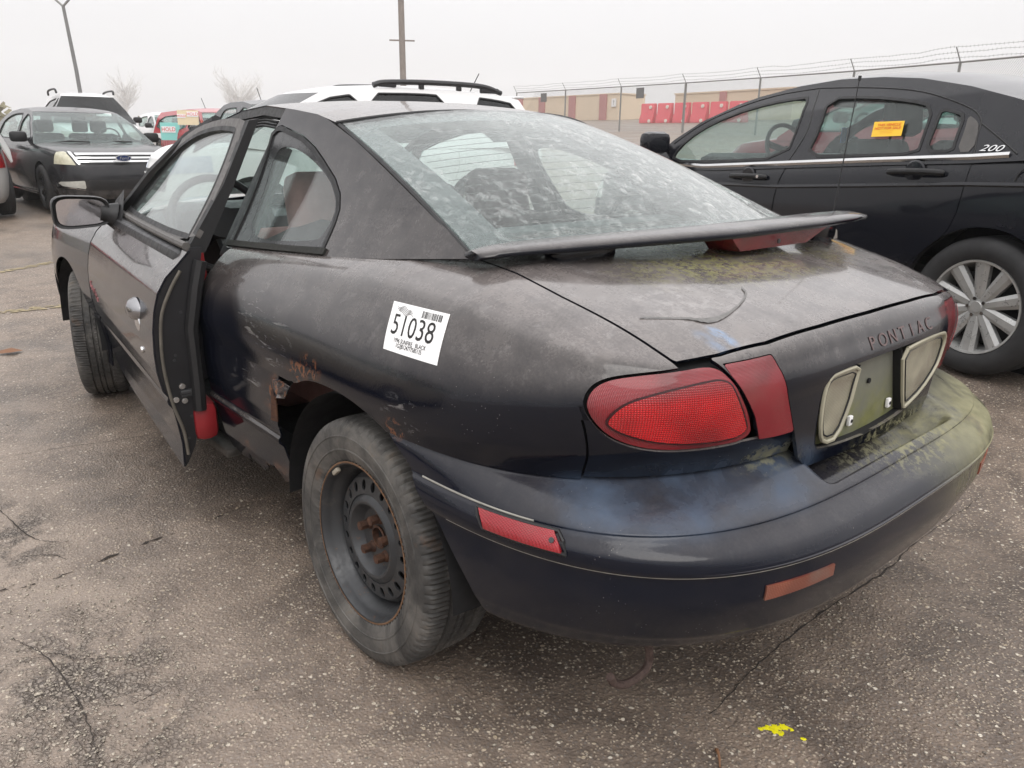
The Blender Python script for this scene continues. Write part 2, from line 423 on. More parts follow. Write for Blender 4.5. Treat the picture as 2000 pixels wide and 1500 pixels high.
    for p_, r_ in (((-.857, .165, .712), .055), ((-.855, .235, .685), .05), ((-.853, .385, .57), .075), ((-.85, .345, .615), .06), ((-.83, .70, .33), .06), ((-.82, .45, .32), .07), ((-.82, .56, .29), .05), ((-.85, -.20, .665), .04)):
        b_ = t.ball(p_, r_, (1, 1.3, .8)); rm = b_ if rm is None else t.add(rm, b_)
    rm = t.mul(rm, t.rng(t.noise(34, 6, .72, dist=.5), .50, .56)) if marks else 0.0; c = t.mix(rm, c, t.mix(t.noise(90, 5, .7), (.05, .020, .010), (.24, .095, .045)))
    # pale flecks and scratches
    fl = t.mul(t.rng(t.voro(95), .10, .04), t.rng(t.noise(6, 3), .52, .66))
    c = t.mix(t.mul(fl, .55), c, (.42, .40, .36))
    scr = t.mul(t.rng(t.noise(1, 3, .6, vec=t.mapv((260, 16, 40), rot=(.35, 0, .2))), .70, .76), t.rng(t.noise(3.4, 3), .52, .68)); c = t.mix(t.mul(scr, .4), c, (.20, .20, .20))
    wet = t.rng(t.noise(2.6, 3), .4, .7)
    rough = t.mixf(dust, t.rng(t.noise(11, 4), .3, .7, .05, .11), t.rng(bl, .3, .7, .22, .40))
    rough = t.mixf(t.add(g, blue), rough, .6)
    nb = t.bump(t.add(t.mul(t.noise(160, 3), .5), t.noise(1.6, 2), False), .05, .01)
    t.bsdf(c, rough, 0, nb, coat=t.rng(dust, 0, 1, .1, .75), coat_rough=t.mixf(dust, .03, t.rng(bl, .3, .7, .04, .10)), spec=.34); return t.done()
def glass_mat(name, tint=(.75, .86, .83), dirt=.12, dirtc=(.42, .44, .44), rough=.03, seed=0.0, streak=False):
    """a thin dirty pane: straight-through glass, mirror reflection by angle, and a film of dirt"""
    t = NT(name)
    tr = t.n("ShaderNodeBsdfTransparent"); tr.inputs[0].default_value = (*tint, 1)
    tr.inputs[0].default_value = (*[q**.5 for q in tint], 1)
    gl = t.n("ShaderNodeBsdfGlossy"); gl.inputs['Roughness'].default_value = rough; gl.inputs[0].default_value = (1, 1, 1, 1)
    lw = t.n("ShaderNodeLayerWeight"); lw.inputs[0].default_value = .5; frs = t.add(.026, t.mul(t.math("POWER", lw.outputs["Facing"], 4.5), .72))
    m1 = t.n("ShaderNodeMixShader"); t.put(m1.inputs[0], frs); t.t.links.new(tr.outputs[0], m1.inputs[1]); t.t.links.new(gl.outputs[0], m1.inputs[2])
    df = t.n("ShaderNodeBsdfDiffuse"); t.put(df.inputs[0], dirtc)
    v = t.mapv(loc=(seed, seed, 0))
    d = t.rng(t.noise(5, 6, .7, vec=v, dist=.8), .3, .75, dirt*.25, dirt*.75)
    if streak:
        sw = t.mapv((7, 2.6, 4), rot=(0, 0, .75), loc=(seed, 1, 2))
        s1 = t.rng(t.noise(4.2, 9, .75, vec=sw, dist=1.2), .54, .60)
        s2 = t.rng(t.noise(44, 8, .75, vec=t.mapv((1, .55, 1), rot=(0, 0, .5), loc=(seed, 2, 0)), dist=.5), .545, .585)
        s3 = t.rng(t.noise(70, 4, .7), .60, .66)
        side = t.rng(t.sep()[0], -.45, .35); pat = t.rng(t.noise(2.6, 5, .65, vec=v), .30, .58)
        d = t.add(d, t.mul(t.add(t.mul(s1, .42), t.add(t.mul(s2, .48), t.mul(s3, .3))), pat, t.mixf(side, .35, 1.0)))
        d = t.add(d, t.mul(side, t.mixf(pat, .08, .22)))
    m2 = t.n("ShaderNodeMixShader"); t.put(m2.inputs[0], d); t.t.links.new(m1.outputs[0], m2.inputs[1]); t.t.links.new(df.outputs[0], m2.inputs[2])
    return t.done(m2.outputs[0])
def lens_mat(name, c1, c2, cell=220, rough=.12, dirt=.25, gridrot=0.0, bands=None):
    t = NT(name); w = t.sep(t.mapv((cell, cell, cell), rot=(0, 0, gridrot)))
    gx = t.math('ABSOLUTE', t.math('SINE', w[0])); gz = t.math('ABSOLUTE', t.math('SINE', w[2]))
    cell_h = t.mul(gx, gz); n = t.noise(8, 5)
    c = t.mix(t.rng(cell_h, 0, .8), c1, c2); c = t.mix(t.rng(t.noise(7, 2), .40, .62, .55, 0), c, [q*.45 for q in c1]); c = t.mix(t.rng(n, .5, .8, 0, dirt), c, (.16, .12, .10))
    if bands: c = t.mix(t.rng(t.sep()[2], bands[0], bands[1], 0, .72), c, [q*.5 for q in c1])
    t.bsdf(c, rough, 0, t.bump(cell_h, .32, .003), coat=.6, coat_rough=.08, spec=.5); return t.done()
def tyre_mat():
    t = NT("worn_tyre_rubber"); n = t.noise(7, 7, .68, dist=.6); m = t.noise(28, 5, .7)
    c = t.mix(t.rng(n, .35, .72), (.034, .033, .032), (.13, .122, .112))
    c = t.mix(t.mul(t.rng(m, .52, .72), t.rng(n, .46, .66), .6), c, (.15, .12, .09))
    c = t.mix(t.mul(t.rng(t.noise(12, 5, .7, vec=t.mapv(loc=(4, 4, 4))), .60, .74), .4), c, (.15, .085, .05))
    t.bsdf(c, t.rng(m, .3, .7, .55, .85), 0, t.bump(t.add(m, t.mul(n, .6), False), .25, .003)); return t.done()
def rust_mat(name, a=(.055, .022, .012), b=(.16, .06, .025), rough=.8):
    t = NT(name); n = t.noise(60, 6, .7)
    t.bsdf(t.mix(t.rng(n, .3, .7), a, b), rough, 0, t.bump(n, .6, .003)); return t.done()
def steel_wheel_mat():
    t = NT("grey_painted_steel"); n = t.noise(14, 6, .7); m = t.noise(50, 5, .7)
    c = t.mix(n, (.026, .027, .030), (.058, .060, .063)); c = t.mix(t.rng(m, .60, .72), c, (.11, .06, .035)); c = t.mix(t.rng(n, .6, .75, 0, .5), c, (.12, .105, .09))
    t.bsdf(c, t.rng(m, .3, .7, .28, .55), .25, t.bump(m, .12, .002)); return t.done()
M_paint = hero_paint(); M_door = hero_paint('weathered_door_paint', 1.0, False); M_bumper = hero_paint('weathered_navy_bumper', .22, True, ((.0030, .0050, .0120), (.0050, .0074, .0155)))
M_black = simple("black_trim_rubber", (.012, .012, .013), .55)
M_dark = simple("dark_cavity", (.006, .006, .007), .8)
M_tyre = tyre_mat(); M_steel = steel_wheel_mat(); M_rust = rust_mat("rusty_metal", (.030, .014, .010), (.095, .042, .022))
M_rustpaint = rust_mat("flaking_rust", (.05, .022, .012), (.20, .085, .04), .9)
M_red_lens = lens_mat("bright_red_lens", (.25, .003, .006), (.66, .010, .014), 800, .08, .2, bands=(.795, .835))
M_red_dark = lens_mat("dark_red_lens", (.15, .004, .009), (.27, .007, .015), 1500, .08, .15)
M_red_refl = lens_mat("red_reflector", (.30, .006, .012), (.52, .015, .03), 1300, .2, .3)
M_red_moss = lens_mat("mossy_red_reflector", (.22, .05, .03), (.33, .12, .07), 900, .5, .9)
M_clear_lens = lens_mat("yellowed_clear_lens", (.30, .28, .20), (.55, .52, .40), 1000, .2, .5)
M_chrome = simple("tarnished_chrome", (.62, .62, .62), .16, 1.0, var=.08)
M_edge = simple("worn_pale_edge", (.28, .27, .24), .6, var=.5, scale=40)
M_white_paper = simple("white_paper", (.80, .80, .80), .6, var=.03)
M_ink = simple("black_ink", (.015, .015, .015), .7)
M_red_cloth = simple("red_cloth", (.33, .018, .022), .9, var=.25, scale=30, bumps=.2)
M_grey_cloth = simple("grey_cloth", (.20, .19, .19), .95, var=.2, scale=40, bumps=.2)
M_redgrey_cloth = simple("faded_red_cloth", (.36, .19, .17), .95, var=.25, scale=25, bumps=.2)
M_black_plastic = simple("black_plastic", (.018, .018, .020), .45, var=.3, scale=20, bumps=.1)
M_headliner = simple("grey_headliner", (.22, .22, .22), .95)
M_glass_side = glass_mat("dusty_side_glass", (.84, .93, .91), .10, (.50, .52, .52), .02)
M_glass_rear = glass_mat("streaked_rear_glass", (.80, .90, .88), .07, (.50, .51, .505), .05, 3.0, True)
M_glass_clear = glass_mat("car_glass", (.66, .78, .75), .05, (.45, .46, .46), .02, 5.0)
M_glass_dark = glass_mat("tinted_car_glass", (.10, .11, .115), .06, (.3, .3, .3), .03, 8.0)
# ================================================================== the setting: ground, haze, far things
def gz(x, y):
    """the lot rises gently to the right and towards the far fence"""
    x = np.asarray(x, float); q = (np.sqrt((x-.9)**2+.05)+(x-.9))/2
    return np.where(q < 2.2, .089*q, .089*2.2+.055*(np.minimum(q, 60)-2.2))
def G(x, y): return float(gz(x, y))
def asphalt():
    t = NT("old_damp_asphalt"); P = t.co()
    big = t.noise(.55, 5, .6); mid = t.noise(3.2, 6, .65, dist=.6); fine = t.noise(60, 4, .7)
    v1 = t.n("ShaderNodeTexVoronoi"); t.put(v1.inputs['Vector'], t.mix(.012, P, t.noise(40, 2, out=1))); v1.inputs['Scale'].default_value = 135
    v2 = t.n("ShaderNodeTexVoronoi"); t.put(v2.inputs['Vector'], t.mix(.02, P, t.noise(25, 2, out=1))); v2.inputs['Scale'].default_value = 70
    s1 = t.sep(v1.outputs['Color']); s2 = t.sep(v2.outputs['Color'])
    wear = t.rng(mid, .36, .64)
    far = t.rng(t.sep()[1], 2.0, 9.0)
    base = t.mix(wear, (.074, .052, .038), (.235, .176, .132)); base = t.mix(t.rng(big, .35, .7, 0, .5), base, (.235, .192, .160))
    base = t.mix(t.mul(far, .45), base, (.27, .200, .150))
    base = t.mix(t.rng(fine, .3, .7, 0, .5), base, (.06, .05, .045))
    stone = t.mix(s1[1], (.25, .195, .145), (.54, .46, .36)); in1 = t.rng(v1.outputs['Distance'], .46, .30)
    m1 = t.mul(t.rng(s1[0], .55, .61), in1, t.mixf(wear, .9, .65))
    c = t.mix(m1, base, stone)
    grey = t.mix(s1[2], (.08, .074, .072), (.19, .175, .165)); c = t.mix(t.mul(t.rng(s1[0], .38, .30), in1, .6), c, grey)
    st2 = t.mix(s2[1], (.42, .34, .24), (.72, .66, .56)); in2 = t.rng(v2.outputs['Distance'], .40, .26)
    m2 = t.mul(t.rng(s2[0], .865, .885), in2); c = t.mix(t.mul(m2, .9), c, st2)
    xy_ = t.sep(); pale = t.mul(t.rng(t.add(xy_[0], t.mul(t.noise(1.3, 3), .6), False), -.15, -1.1), .95); c = t.mix(t.mul(pale, t.rng(mid, .3, .6, .5, 1)), c, t.mix(.45, c, (.36, .295, .245)))
    # crumbled, gravelly break-up at the near left and a few old patches
    rav_ = t.mul(t.add(t.ball((-1.42, .26, 0), .55, (.55, 1, 1)), t.ball((-1.42, 1.25, 0), .45, (.5, 1, 1))), t.rng(t.noise(5, 6, .7, dist=.5), .42, .56))
    v3 = t.n("ShaderNodeTexVoronoi", feature='DISTANCE_TO_EDGE'); t.put(v3.inputs['Vector'], t.mix(.02, P, t.noise(30, 2, out=1))); v3.inputs['Scale'].default_value = 85
    c = t.mix(t.mul(rav_, .8), c, t.mix(t.rng(v3.outputs[0], .02, .16), (.035, .028, .024), t.mix(s2[2], (.12, .10, .088), (.30, .26, .22))))
    spot = t.mul(t.rng(t.noise(2.1, 3, .6, vec=t.mapv(loc=(7, 3, 0))), .62, .70), .28); c = t.mix(spot, c, t.mix(.6, c, (.022, .018, .016)))
    # damp, darker runs
    damp = t.mul(t.rng(t.noise(.9, 5, .6, vec=t.mapv((1, .55, 1), loc=(3, 1, 0))), .46, .62), .58); c = t.mix(damp, c, t.mix(.5, c, (.018, .015, .014)))
    rough = t.mixf(damp, t.rng(fine, .3, .7, .36, .66), .20); rough = t.mixf(t.add(m1, m2), rough, .45)
    h = t.add(t.mul(t.math('SUBTRACT', 1, t.mul(v1.outputs['Distance'], 1.2)), t.rng(s1[0], 0, 1, .3, 1)), t.mul(in2, t.rng(s2[0], .6, 1, 0, 1.2)), False)
    h = t.add(t.add(h, t.mul(fine, .4), False), t.mul(rav_, t.rng(v3.outputs[0], 0, .2), 2.2), False)
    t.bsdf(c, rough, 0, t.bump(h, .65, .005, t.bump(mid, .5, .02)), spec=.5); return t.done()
M_asph = asphalt()
def axis_pts(a, b, lo, hi, h, grow=1.16):
    p = list(np.arange(lo, hi, h)); s = h; x = hi
    while x < b: p.append(x); s *= grow; x += s
    p.append(b); s = h; x = lo - h
    while x > a: p.insert(0, x); s *= grow; x -= s
    p.insert(0, a); return np.array(p)
gx_, gy_ = axis_pts(-240, 340, -2.6, 2.2, .022), axis_pts(-60, 420, -1.6, 3.4, .022)
GX, GY = np.meshgrid(gx_, gy_, indexing='ij')
def vnoise(X, Y, f, seed):
    r = np.random.RandomState(seed).rand(64, 64); x, y = X*f, Y*f; i, j = np.floor(x).astype(int), np.floor(y).astype(int); u, v = x-i, y-j
    u, v = u*u*(3-2*u), v*v*(3-2*v); g = lambda a, b: r[a % 64, b % 64]
    return (g(i, j)*(1-u)+g(i+1, j)*u)*(1-v)+(g(i, j+1)*(1-u)+g(i+1, j+1)*u)*v
CR1 = scurve([(-1.62, .90), (-1.485, .909), (-1.388, .885), (-1.291, .897), (-1.14, .921), (-1.01, .941), (-.892, .944), (-.737, .978), (-.609, .925), (-.40, .87)], 90)
def dist_line(X, Y, L):
    d = np.full(X.shape, 9.0); sgn = np.zeros(X.shape)
    for a, b in zip(L[:-1], L[1:]):
        e = b-a; t = np.clip(((X-a[0])*e[0]+(Y-a[1])*e[1])/(e@e), 0, 1); dx, dy = X-a[0]-t*e[0], Y-a[1]-t*e[1]; q = np.hypot(dx, dy)
        s = np.sign(e[0]*dy-e[1]*dx); sgn = np.where(q < d, s, sgn); d = np.minimum(d, q)
    return d, sgn
near = smooth(-np.hypot(GX+.3, GY-.8), -7, -3)
dz = near*(.007*(vnoise(GX, GY, 2.3, 1)-.5) + .004*(vnoise(GX, GY, 7, 2)-.5) + .0025*(vnoise(GX, GY, 21, 3)-.5))
d1, s1_ = dist_line(GX, GY, CR1); dz += -.010*np.exp(-(d1/.016)**2) + .006*np.exp(-(d1/.07)**2)*(s1_ > 0)
# broken, ravelled patch at the near left
rav = smooth(-np.hypot((GX+1.42)/.22, (GY-.30)/.55), -1.1, -.6); dz += rav*(.012*(vnoise(GX, GY, 15, 5)-.55)+.008*(vnoise(GX, GY, 34, 6)-.5))
GZ = gz(GX, GY) + dz
P = np.stack([GX, GY, GZ], -1); V_, N_, T__ = grid_mesh(P); N_[N_[:, 2] < 0] *= -1
q_ = np.arange(len(V_)).reshape(GX.shape); Fq = np.stack([q_[:-1, :-1], q_[1:, :-1], q_[1:, 1:], q_[:-1, 1:]], -1).reshape(-1, 4)
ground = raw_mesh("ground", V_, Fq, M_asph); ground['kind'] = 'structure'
# cracks: dark ragged openings in the surface
M_crack = simple("crack_dirt", (.032, .026, .022), .95, var=.5, scale=40)
def crack(L, w, seed, z=.0015):
    r = np.random.RandomState(seed); L = scurve(L, max(12, len(L)*9)); m = MB(); V = []; n = len(L)
    for i, p in enumerate(L):
        d = L[min(i+1, n-1)]-L[max(i-1, 0)]; d = d/np.hypot(*d); nn = np.array([-d[1], d[0]])
        ww = w*(.25+1.1*r.rand())*math.sin(math.pi*min(1, max(.06, i/(n-1))))**.5; o = nn*(r.rand()-.5)*w*1.6
        for s in (-1, 1):
            q = p+o+nn*ww*s*.5; d_, _s = dist_line(np.array([q[0]]), np.array([q[1]]), CR1); d_ = d_[0]
            zz = .007*(vnoise(q[0:1], q[1:2], 2.3, 1)[0]-.5) + .004*(vnoise(q[0:1], q[1:2], 7, 2)[0]-.5)
            V.append((q[0], q[1], G(*q)+zz+.0025 - .008*math.exp(-(d_/.016)**2)*(1 if z else 0)))
    m.add(V, [(2*i, 2*i+1, 2*i+3, 2*i+2) for i in range(n-1)]); o = m.build("ground_crack", M_crack); o['kind'] = 'structure'; return o
crack(CR1[::9], .008, 1)
for i, L in enumerate([[(-1.40, 1.99), (-1.111, 1.949), (-.894, 1.881), (-.70, 1.84)], [(-1.44, 1.46), (-1.402, 1.452), (-1.359, 1.186), (-1.292, 1.088)], [(-1.46, .50), (-1.421, .47), (-1.387, .416), (-1.318, .37)],
    [(-1.393, .21), (-1.337, .174), (-1.27, .18)], [(-1.50, .62), (-1.45, .47), (-1.43, .25), (-1.44, .02)], [(-.36, -.70), (-.12, -.675), (.18, -.665), (.545, -.68), (.84, -.67), (1.3, -.70)], [(-1.30, .95), (-1.33, 1.02), (-1.42, 1.08)],
    [(-1.2, 5.2), (-.9, 5.0), (-.3, 5.3), (.3, 5.2)], [(-2.0, 6.2), (-.8, 6.0), (.2, 6.3)]]):
    crack([np.array(p) for p in L], .0032 if i != 5 else .006, 20+i, 0)
# loose stones lying on the surface
def stones():
    r = np.random.RandomState(5); V = []; F = []; n = 0
    for k in range(5200):
        x, y = -1.75+r.rand()*2.6, -1.15+r.rand()*r.rand()*4.2
        if r.rand() < .35: x, y = -1.42+r.randn()*.16, .30+r.randn()*.36
        if abs(x) < .8 and y > -.6 and r.rand() < .6: continue
        s = .0022+.0028*r.rand()**2+(.0035 if r.rand() < .02 else 0); a = r.rand()*6.28
        zz = G(x, y)+float(vnoise(np.array([x]), np.array([y]), 2.3, 1)[0]-.5)*.007+float(vnoise(np.array([x]), np.array([y]), 7, 2)[0]-.5)*.004+s*.25
        pts = [(1, 0, 0), (.4, .9, .1), (-.8, .6, -.1), (-.9, -.5, .1), (.3, -1, 0), (.1, .1, .75), (-.2, -.1, -.6)]
        c, sn = math.cos(a), math.sin(a)
        for (u, v, w) in pts:
            u *= s*(.8+.5*r.rand()); v *= s*(.6+.5*r.rand()); w *= s*.8; V.append((x+u*c-v*sn, y+u*sn+v*c, zz+w))
        for i in range(5): F.append((n+i, n+(i+1) % 5, n+5)); F.append((n+(i+1) % 5, n+i, n+6))
        n += 7
    t = NT("loose_stone"); q = t.noise(170, 1); t.bsdf(t.mix(t.rng(q, .35, .65), (.10, .085, .07), (.42, .37, .30)), .6); m = t.done()
    o = raw_mesh("gravel", V, F, m, smooth=False); o['kind'] = 'stuff'; return o
stones()
# spilled yellow paint, faded lines, a curled stem, a dead leaf
M_yel = simple("yellow_paint", (.72, .66, .01), .5, var=.12, scale=50)
def blot(name, blobs, mat, z=.004, label=None, cat=None):
    m = MB(); r = np.random.RandomState(9)
    for (x, y, rad) in blobs:
        k = 22; V = [(x, y, G(x, y)+z)] + [(x+rad*(.45+.9*r.rand())*math.cos(2*math.pi*i/k), y+rad*(.45+.9*r.rand())*math.sin(2*math.pi*i/k), G(x, y)+z-.001) for i in range(k)]
        m.add(V, [(0, 1+i, 1+(i+1) % k) for i in range(k)])
    o = m.build(name, mat, smooth=False)
    if label: tag(o, label, cat)
    return o
blot("paint_splash", [(-.283, -.818, .012), (-.300, -.806, .009), (-.268, -.828, .011), (-.290, -.838, .008), (-.312, -.800, .006), (-.262, -.845, .006), (-.295, -.822, .010), (-.268, -.877, .006)], M_yel, .006, "small splash of bright yellow paint on the asphalt behind the coupe's bumper", "paint splash")
def worn_line(a, b, w, seed):
    r = np.random.RandomState(seed); a, b = np.array(a), np.array(b); L = np.hypot(*(b-a)); m = MB(); d = (b-a)/L; n = np.array([-d[1], d[0]])
    for k in range(int(L*90)):
        p = a+d*L*r.rand()+n*w*(r.rand()-.5); s = .012+.03*r.rand(); q = 5
        if vnoise(np.array([p[0]]), np.array([p[1]]), 4, seed)[0] < .42: continue
        z = G(*p)+.0045+float(vnoise(p[0:1], p[1:2], 2.3, 1)[0]-.5)*.007*float(smooth(-np.hypot(p[0]+.3, p[1]-.8), -7, -3)); m.add([(p[0]+s*(.5+r.rand())*math.cos(6.28*i/q), p[1]+s*.6*(.5+r.rand())*math.sin(6.28*i/q), z) for i in range(q)], [tuple(range(q))])
    o = m.build("bay_line", simple("worn_yellow_line", (.27, .22, .13), .8, var=.4, scale=30), smooth=False); o['kind'] = 'structure'
worn_line((-2.6, 5.05), (-.45, 4.98), .10, 3); worn_line((-1.6, 6.2), (.1, 7.4), .10, 4); worn_line((-4.5, 8.4), (-.6, 8.2), .10, 6)
b = MB(); b.tube(scurve([(-.440, -.772, .006), (-.448, -.780, .016), (-.462, -.795, .014), (-.475, -.806, .007)], 12), [.0035]*6+[.003]*3+[.002]*3, 7); tag(b.build("curled_stem", simple("dry_stem", (.20, .10, .05), .7, var=.3)), "dry brown curled stem lying on the asphalt at the bottom edge of the photo", "stem")
b = MB(); b.add([(-1.05, 3.70, .012), (-1.0, 3.66, .02), (-.94, 3.72, .008), (-.99, 3.77, .022), (-1.10, 3.72, .02)], [(0, 1, 2), (0, 2, 3), (0, 3, 4)]); tag(b.build("dead_leaf", simple("dead_leaf_brown", (.20, .10, .055), .8), smooth=False), "small dead brown leaf on the asphalt left of the coupe's front wheel", "leaf")

# ------------------------------------------------------------------ the foggy air
b = MB(); b.box((60, 220, 19), (640, 560, 42)); hz = b.build("haze", None, smooth=False); hz['kind'] = 'stuff'
hm = bpy.data.materials.new("haze"); hm.use_nodes = True; hm.node_tree.nodes.clear(); _o = hm.node_tree.nodes.new("ShaderNodeOutputMaterial"); _v = hm.node_tree.nodes.new("ShaderNodeVolumePrincipled")
_v.inputs['Color'].default_value = (1, 1, 1, 1); _v.inputs['Density'].default_value = .0011; _v.inputs['Anisotropy'].default_value = .1
hm.node_tree.links.new(_v.outputs[0], _o.inputs['Volume']); hz.data.materials.append(hm)
# ================================================================== the weathered two-door coupe
car = thing("coupe_car", "weathered black two-door coupe with open driver door, white numbered sheet on its flank", "car")
_c = (-1.6721530866, 1.4470858411, -0.4257048743, -0.1074528252, 0.0187862841, 0.0729514518)
def XG(y, z):                                                       # leaning side of the cabin (left), x from y and z
    return _c[0] + _c[1]*z + _c[2]*z*z + _c[3]*y + _c[4]*y*y + _c[5]*y*z
SS = np.linspace(0, 1, 230)
def shell(rows, v0, v1, nv, S=SS): return rows_surface(rows, S, np.linspace(v0, v1, nv))
base_side = surf(shell(SHELL, 1.0, 6.6, 150))
base_deck = surf(np.concatenate([shell(SHELL, 4.3, 9, 120, np.linspace(.38, 1, 150)), (shell(SHELL, 4.3, 9, 120, np.linspace(.38, 1, 150))*np.array([-1, 1, 1]))[-2::-1]]))
_tl = shell(SHELL, .12, 5.3, 130, np.linspace(.70, 1, 120))
_w = smooth(-np.abs(_tl[..., 0]), -.46, -.34)*smooth(-_tl[..., 2], -.81, -.77); _tl[..., 1] += _w*((-.803+.1*np.abs(_tl[..., 0])**2.2)-_tl[..., 1])
base_tail = surf(np.concatenate([_tl, (_tl*np.array([-1, 1, 1]))[-2::-1]]))
ARCH = rpoly([(.372, .10), (.385, .48), (.392, .50), (.380, .515), (.398, .54), (.384, .555), (.390, .585), (.372, .588), (.362, .612), (.338, .606), (.325, .632), (.30, .634), (.28, .655), (.255, .648), (.18, .681), (.05, .690), (-.08, .678), (-.2, .636), (-.3, .56), (-.37, .48), (-.42, .40), (-.445, .33), (-.46, .10)], it=2)
def yz(A): return A[:, 1:3]
def xz(A): return A[:, [0, 2]]
def xy(A): return A[:, :2]
# tail lamp outline on the shell, seen from behind (x,z)
LAMP = [(-.724, .794), (-.716, .822), (-.695, .842), (-.660, .852), (-.586, .860), (-.523, .866), (-.497, .835), (-.484, .808), (-.458, .765), (-.436, .715), (-.533, .711), (-.62, .715), (-.675, .732), (-.706, .757)]
LAMP_S = scurve(LAMP, 90, True)
LAMP_S = np.array([p for p in LAMP_S])
LAMP_P = np.array(LAMP)
def lampsd(A):
    d = sdpoly(xz(A), rpoly(LAMP_P, it=2)); return np.where(A[:, 1] < -.45, d, -1)
seam_x = lambda y: np.interp(y, [-.75, -.60, -.43, -.30, -.13, .1], [.578, .592, .604, .606, .585, .55])
def belt(y): return np.interp(y, [-.3, -.2, .1, .37, .61, .95], [1.008, 1.000, .966, .941, .926, .906])
M_lampline = simple('dark_lamp_line', (.030, .004, .006), .3)
for mir in (False, True):
    cuts = [lambda A: .885 - A[:, 1], lambda A: -sdpoly(yz(A), ARCH),
            lambda A: -.006/2 - A[:, 0] - seam_x(A[:, 1]),
            lambda A: np.where(A[:, 1] > -.19, belt(A[:, 1]) - A[:, 2], 1),
            lambda A: -lampsd(A) - .0035,
            lambda A: np.where(A[:, 2] > .775, 1, -.7045 - .2075*(A[:, 2]-.66) - A[:, 0] + np.where(A[:, 1] > -.45, 1, 0))]
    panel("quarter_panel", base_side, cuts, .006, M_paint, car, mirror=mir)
    fill = [lambda A: A[:, 0] + .7015 + .2075*(A[:, 2]-.66), lambda A: -.45 - A[:, 1], lambda A: .80 - A[:, 2], lambda A: -lampsd(A) - .003, lambda A: A[:, 2] - .655, lambda A: np.maximum(-.30 - A[:, 0], -9), lambda A: np.where(A[:, 2] > .7125, -.60 - A[:, 0], 1)]
    panel("lamp_surround", base_side, fill, .006, M_paint, car, mirror=mir)
    # outer lamp: dark red rim with the bright ribbed reflector bulging inside it
    lens = panel("tail_lamp", base_side, [lambda A: lampsd(A) - .0005], .012, M_red_dark, car, off=-.002, mirror=mir)
    INN = [(-.700, .776), (-.678, .807), (-.631, .824), (-.571, .836), (-.510, .841), (-.496, .808), (-.474, .768), (-.453, .730), (-.534, .724), (-.621, .733), (-.670, .750), (-.692, .763)]
    INNs = rpoly(INN, it=2)
    rim = panel("lamp_rim_line", base_side, [lambda A: np.where(A[:, 1] < -.45, sdpoly(xz(A), INNs), -1) + .0035, lambda A: .0 - (np.where(A[:, 1] < -.45, sdpoly(xz(A), INNs), -1))],   .003, M_lampline, lens, off=.0012, mirror=mir)
    panel("lamp_reflector", base_side, [lambda A: np.where(A[:, 1] < -.45, sdpoly(xz(A), INNs), -1)], .004, M_red_lens, lens, off=.002, mirror=mir)
# black shell behind the gaps
for mir in (False, True):
    panel("inner_shell", surf(shell(SHELL, .3, 6.9, 50, np.linspace(0, 1, 80))), [lambda A: -sdpoly(yz(A), ARCH) - .0, lambda A: np.maximum(np.maximum(np.abs(A[:, 0])-.43, A[:, 1]+.72), A[:, 2]-.835)], .004, M_dark, car, off=-.022, mirror=mir)
# ---- sill and lower quarter, torn by rust
def lowx(z): return -np.interp(z, [.22, .26, .32, .38, .436, .446, .456, .468, .52, .58, .648], [.765, .79, .812, .824, .838, .849, .851, .842, .850, .853, .851])
def side_sheet(y0, y1, z0, z1, fx, ny, nz):
    Y, Z = np.meshgrid(np.linspace(y0, y1, ny), np.linspace(z0, z1, nz), indexing='ij')
    return surf(np.stack([fx(Y, Z), Y, Z], -1))
rs = np.random.RandomState(3)
ye = np.linspace(.36, .90, 46); ze = .262 + .05*smooth(ye, .75, .50) + .0*ye + rs.normal(0, .008, 46) + .018*np.sin(ye*37)
LOW = [(.90, .66)] + list(zip(ye[::-1], ze[::-1])) + [(.35, .66)]
rusted = lambda A: sdpoly(yz(A), LOW)
for mir in (False, True):
    panel("rocker_panel", side_sheet(.34, .90, .24, .648, lambda y, z: lowx(z), 110, 90), [rusted if not mir else (lambda A: A[:, 2]-.26), lambda A: -sdpoly(yz(A), ARCH) , lambda A: .885 - A[:, 1]], .004, M_paint, car, mirror=mir)
# curled flaps of rusty metal at the front of the arch
def rag(name, c, u, v, n, seed, mat, thick=.003, lift=.012):
    r = np.random.RandomState(seed); k = len(n)
    P = [np.array(c) + np.array(u)*a + np.array(v)*b + np.array((-1, 0, 0))*lift*h for (a, b, h) in n]
    b = MB(); m = len(P)
    ctr = sum(P)/m; V = [tuple(ctr)] + [tuple(p) for p in P]; Vb = [tuple(np.array(p)+np.array((thick, 0, 0))) for p in V]
    F = [(0, 1+i, 1+(i+1) % m) for i in range(m)]; G = [(m+1, m+2+(i+1) % m, m+2+i) for i in range(m)]
    S = [(1+i, m+2+i, m+2+(i+1) % m, 1+(i+1) % m) for i in range(m)]
    b.add(V+Vb, F+G+S); return b.build(name, mat, car, angle=50)
rag("rust_flap", (-.853, .375, .565), (0, 1, 0), (0, 0, 1), [(-.006, -.05, .3), (.008, -.045, 1.2), (.006, -.01, 1.0), (.010, .03, .6), (.002, .06, .1), (-.008, .02, .2)], 1, M_rust)
rag("rust_flap", (-.853, .325, .618), (0, 1, 0), (0, 0, 1), [(-.05, .018, .3), (-.03, -.016, .9), (.0, -.02, 1.6), (.03, -.036, 1.0), (.05, -.03, .4), (.055, .012, .2), (.02, .02, .1)], 2, M_paint)
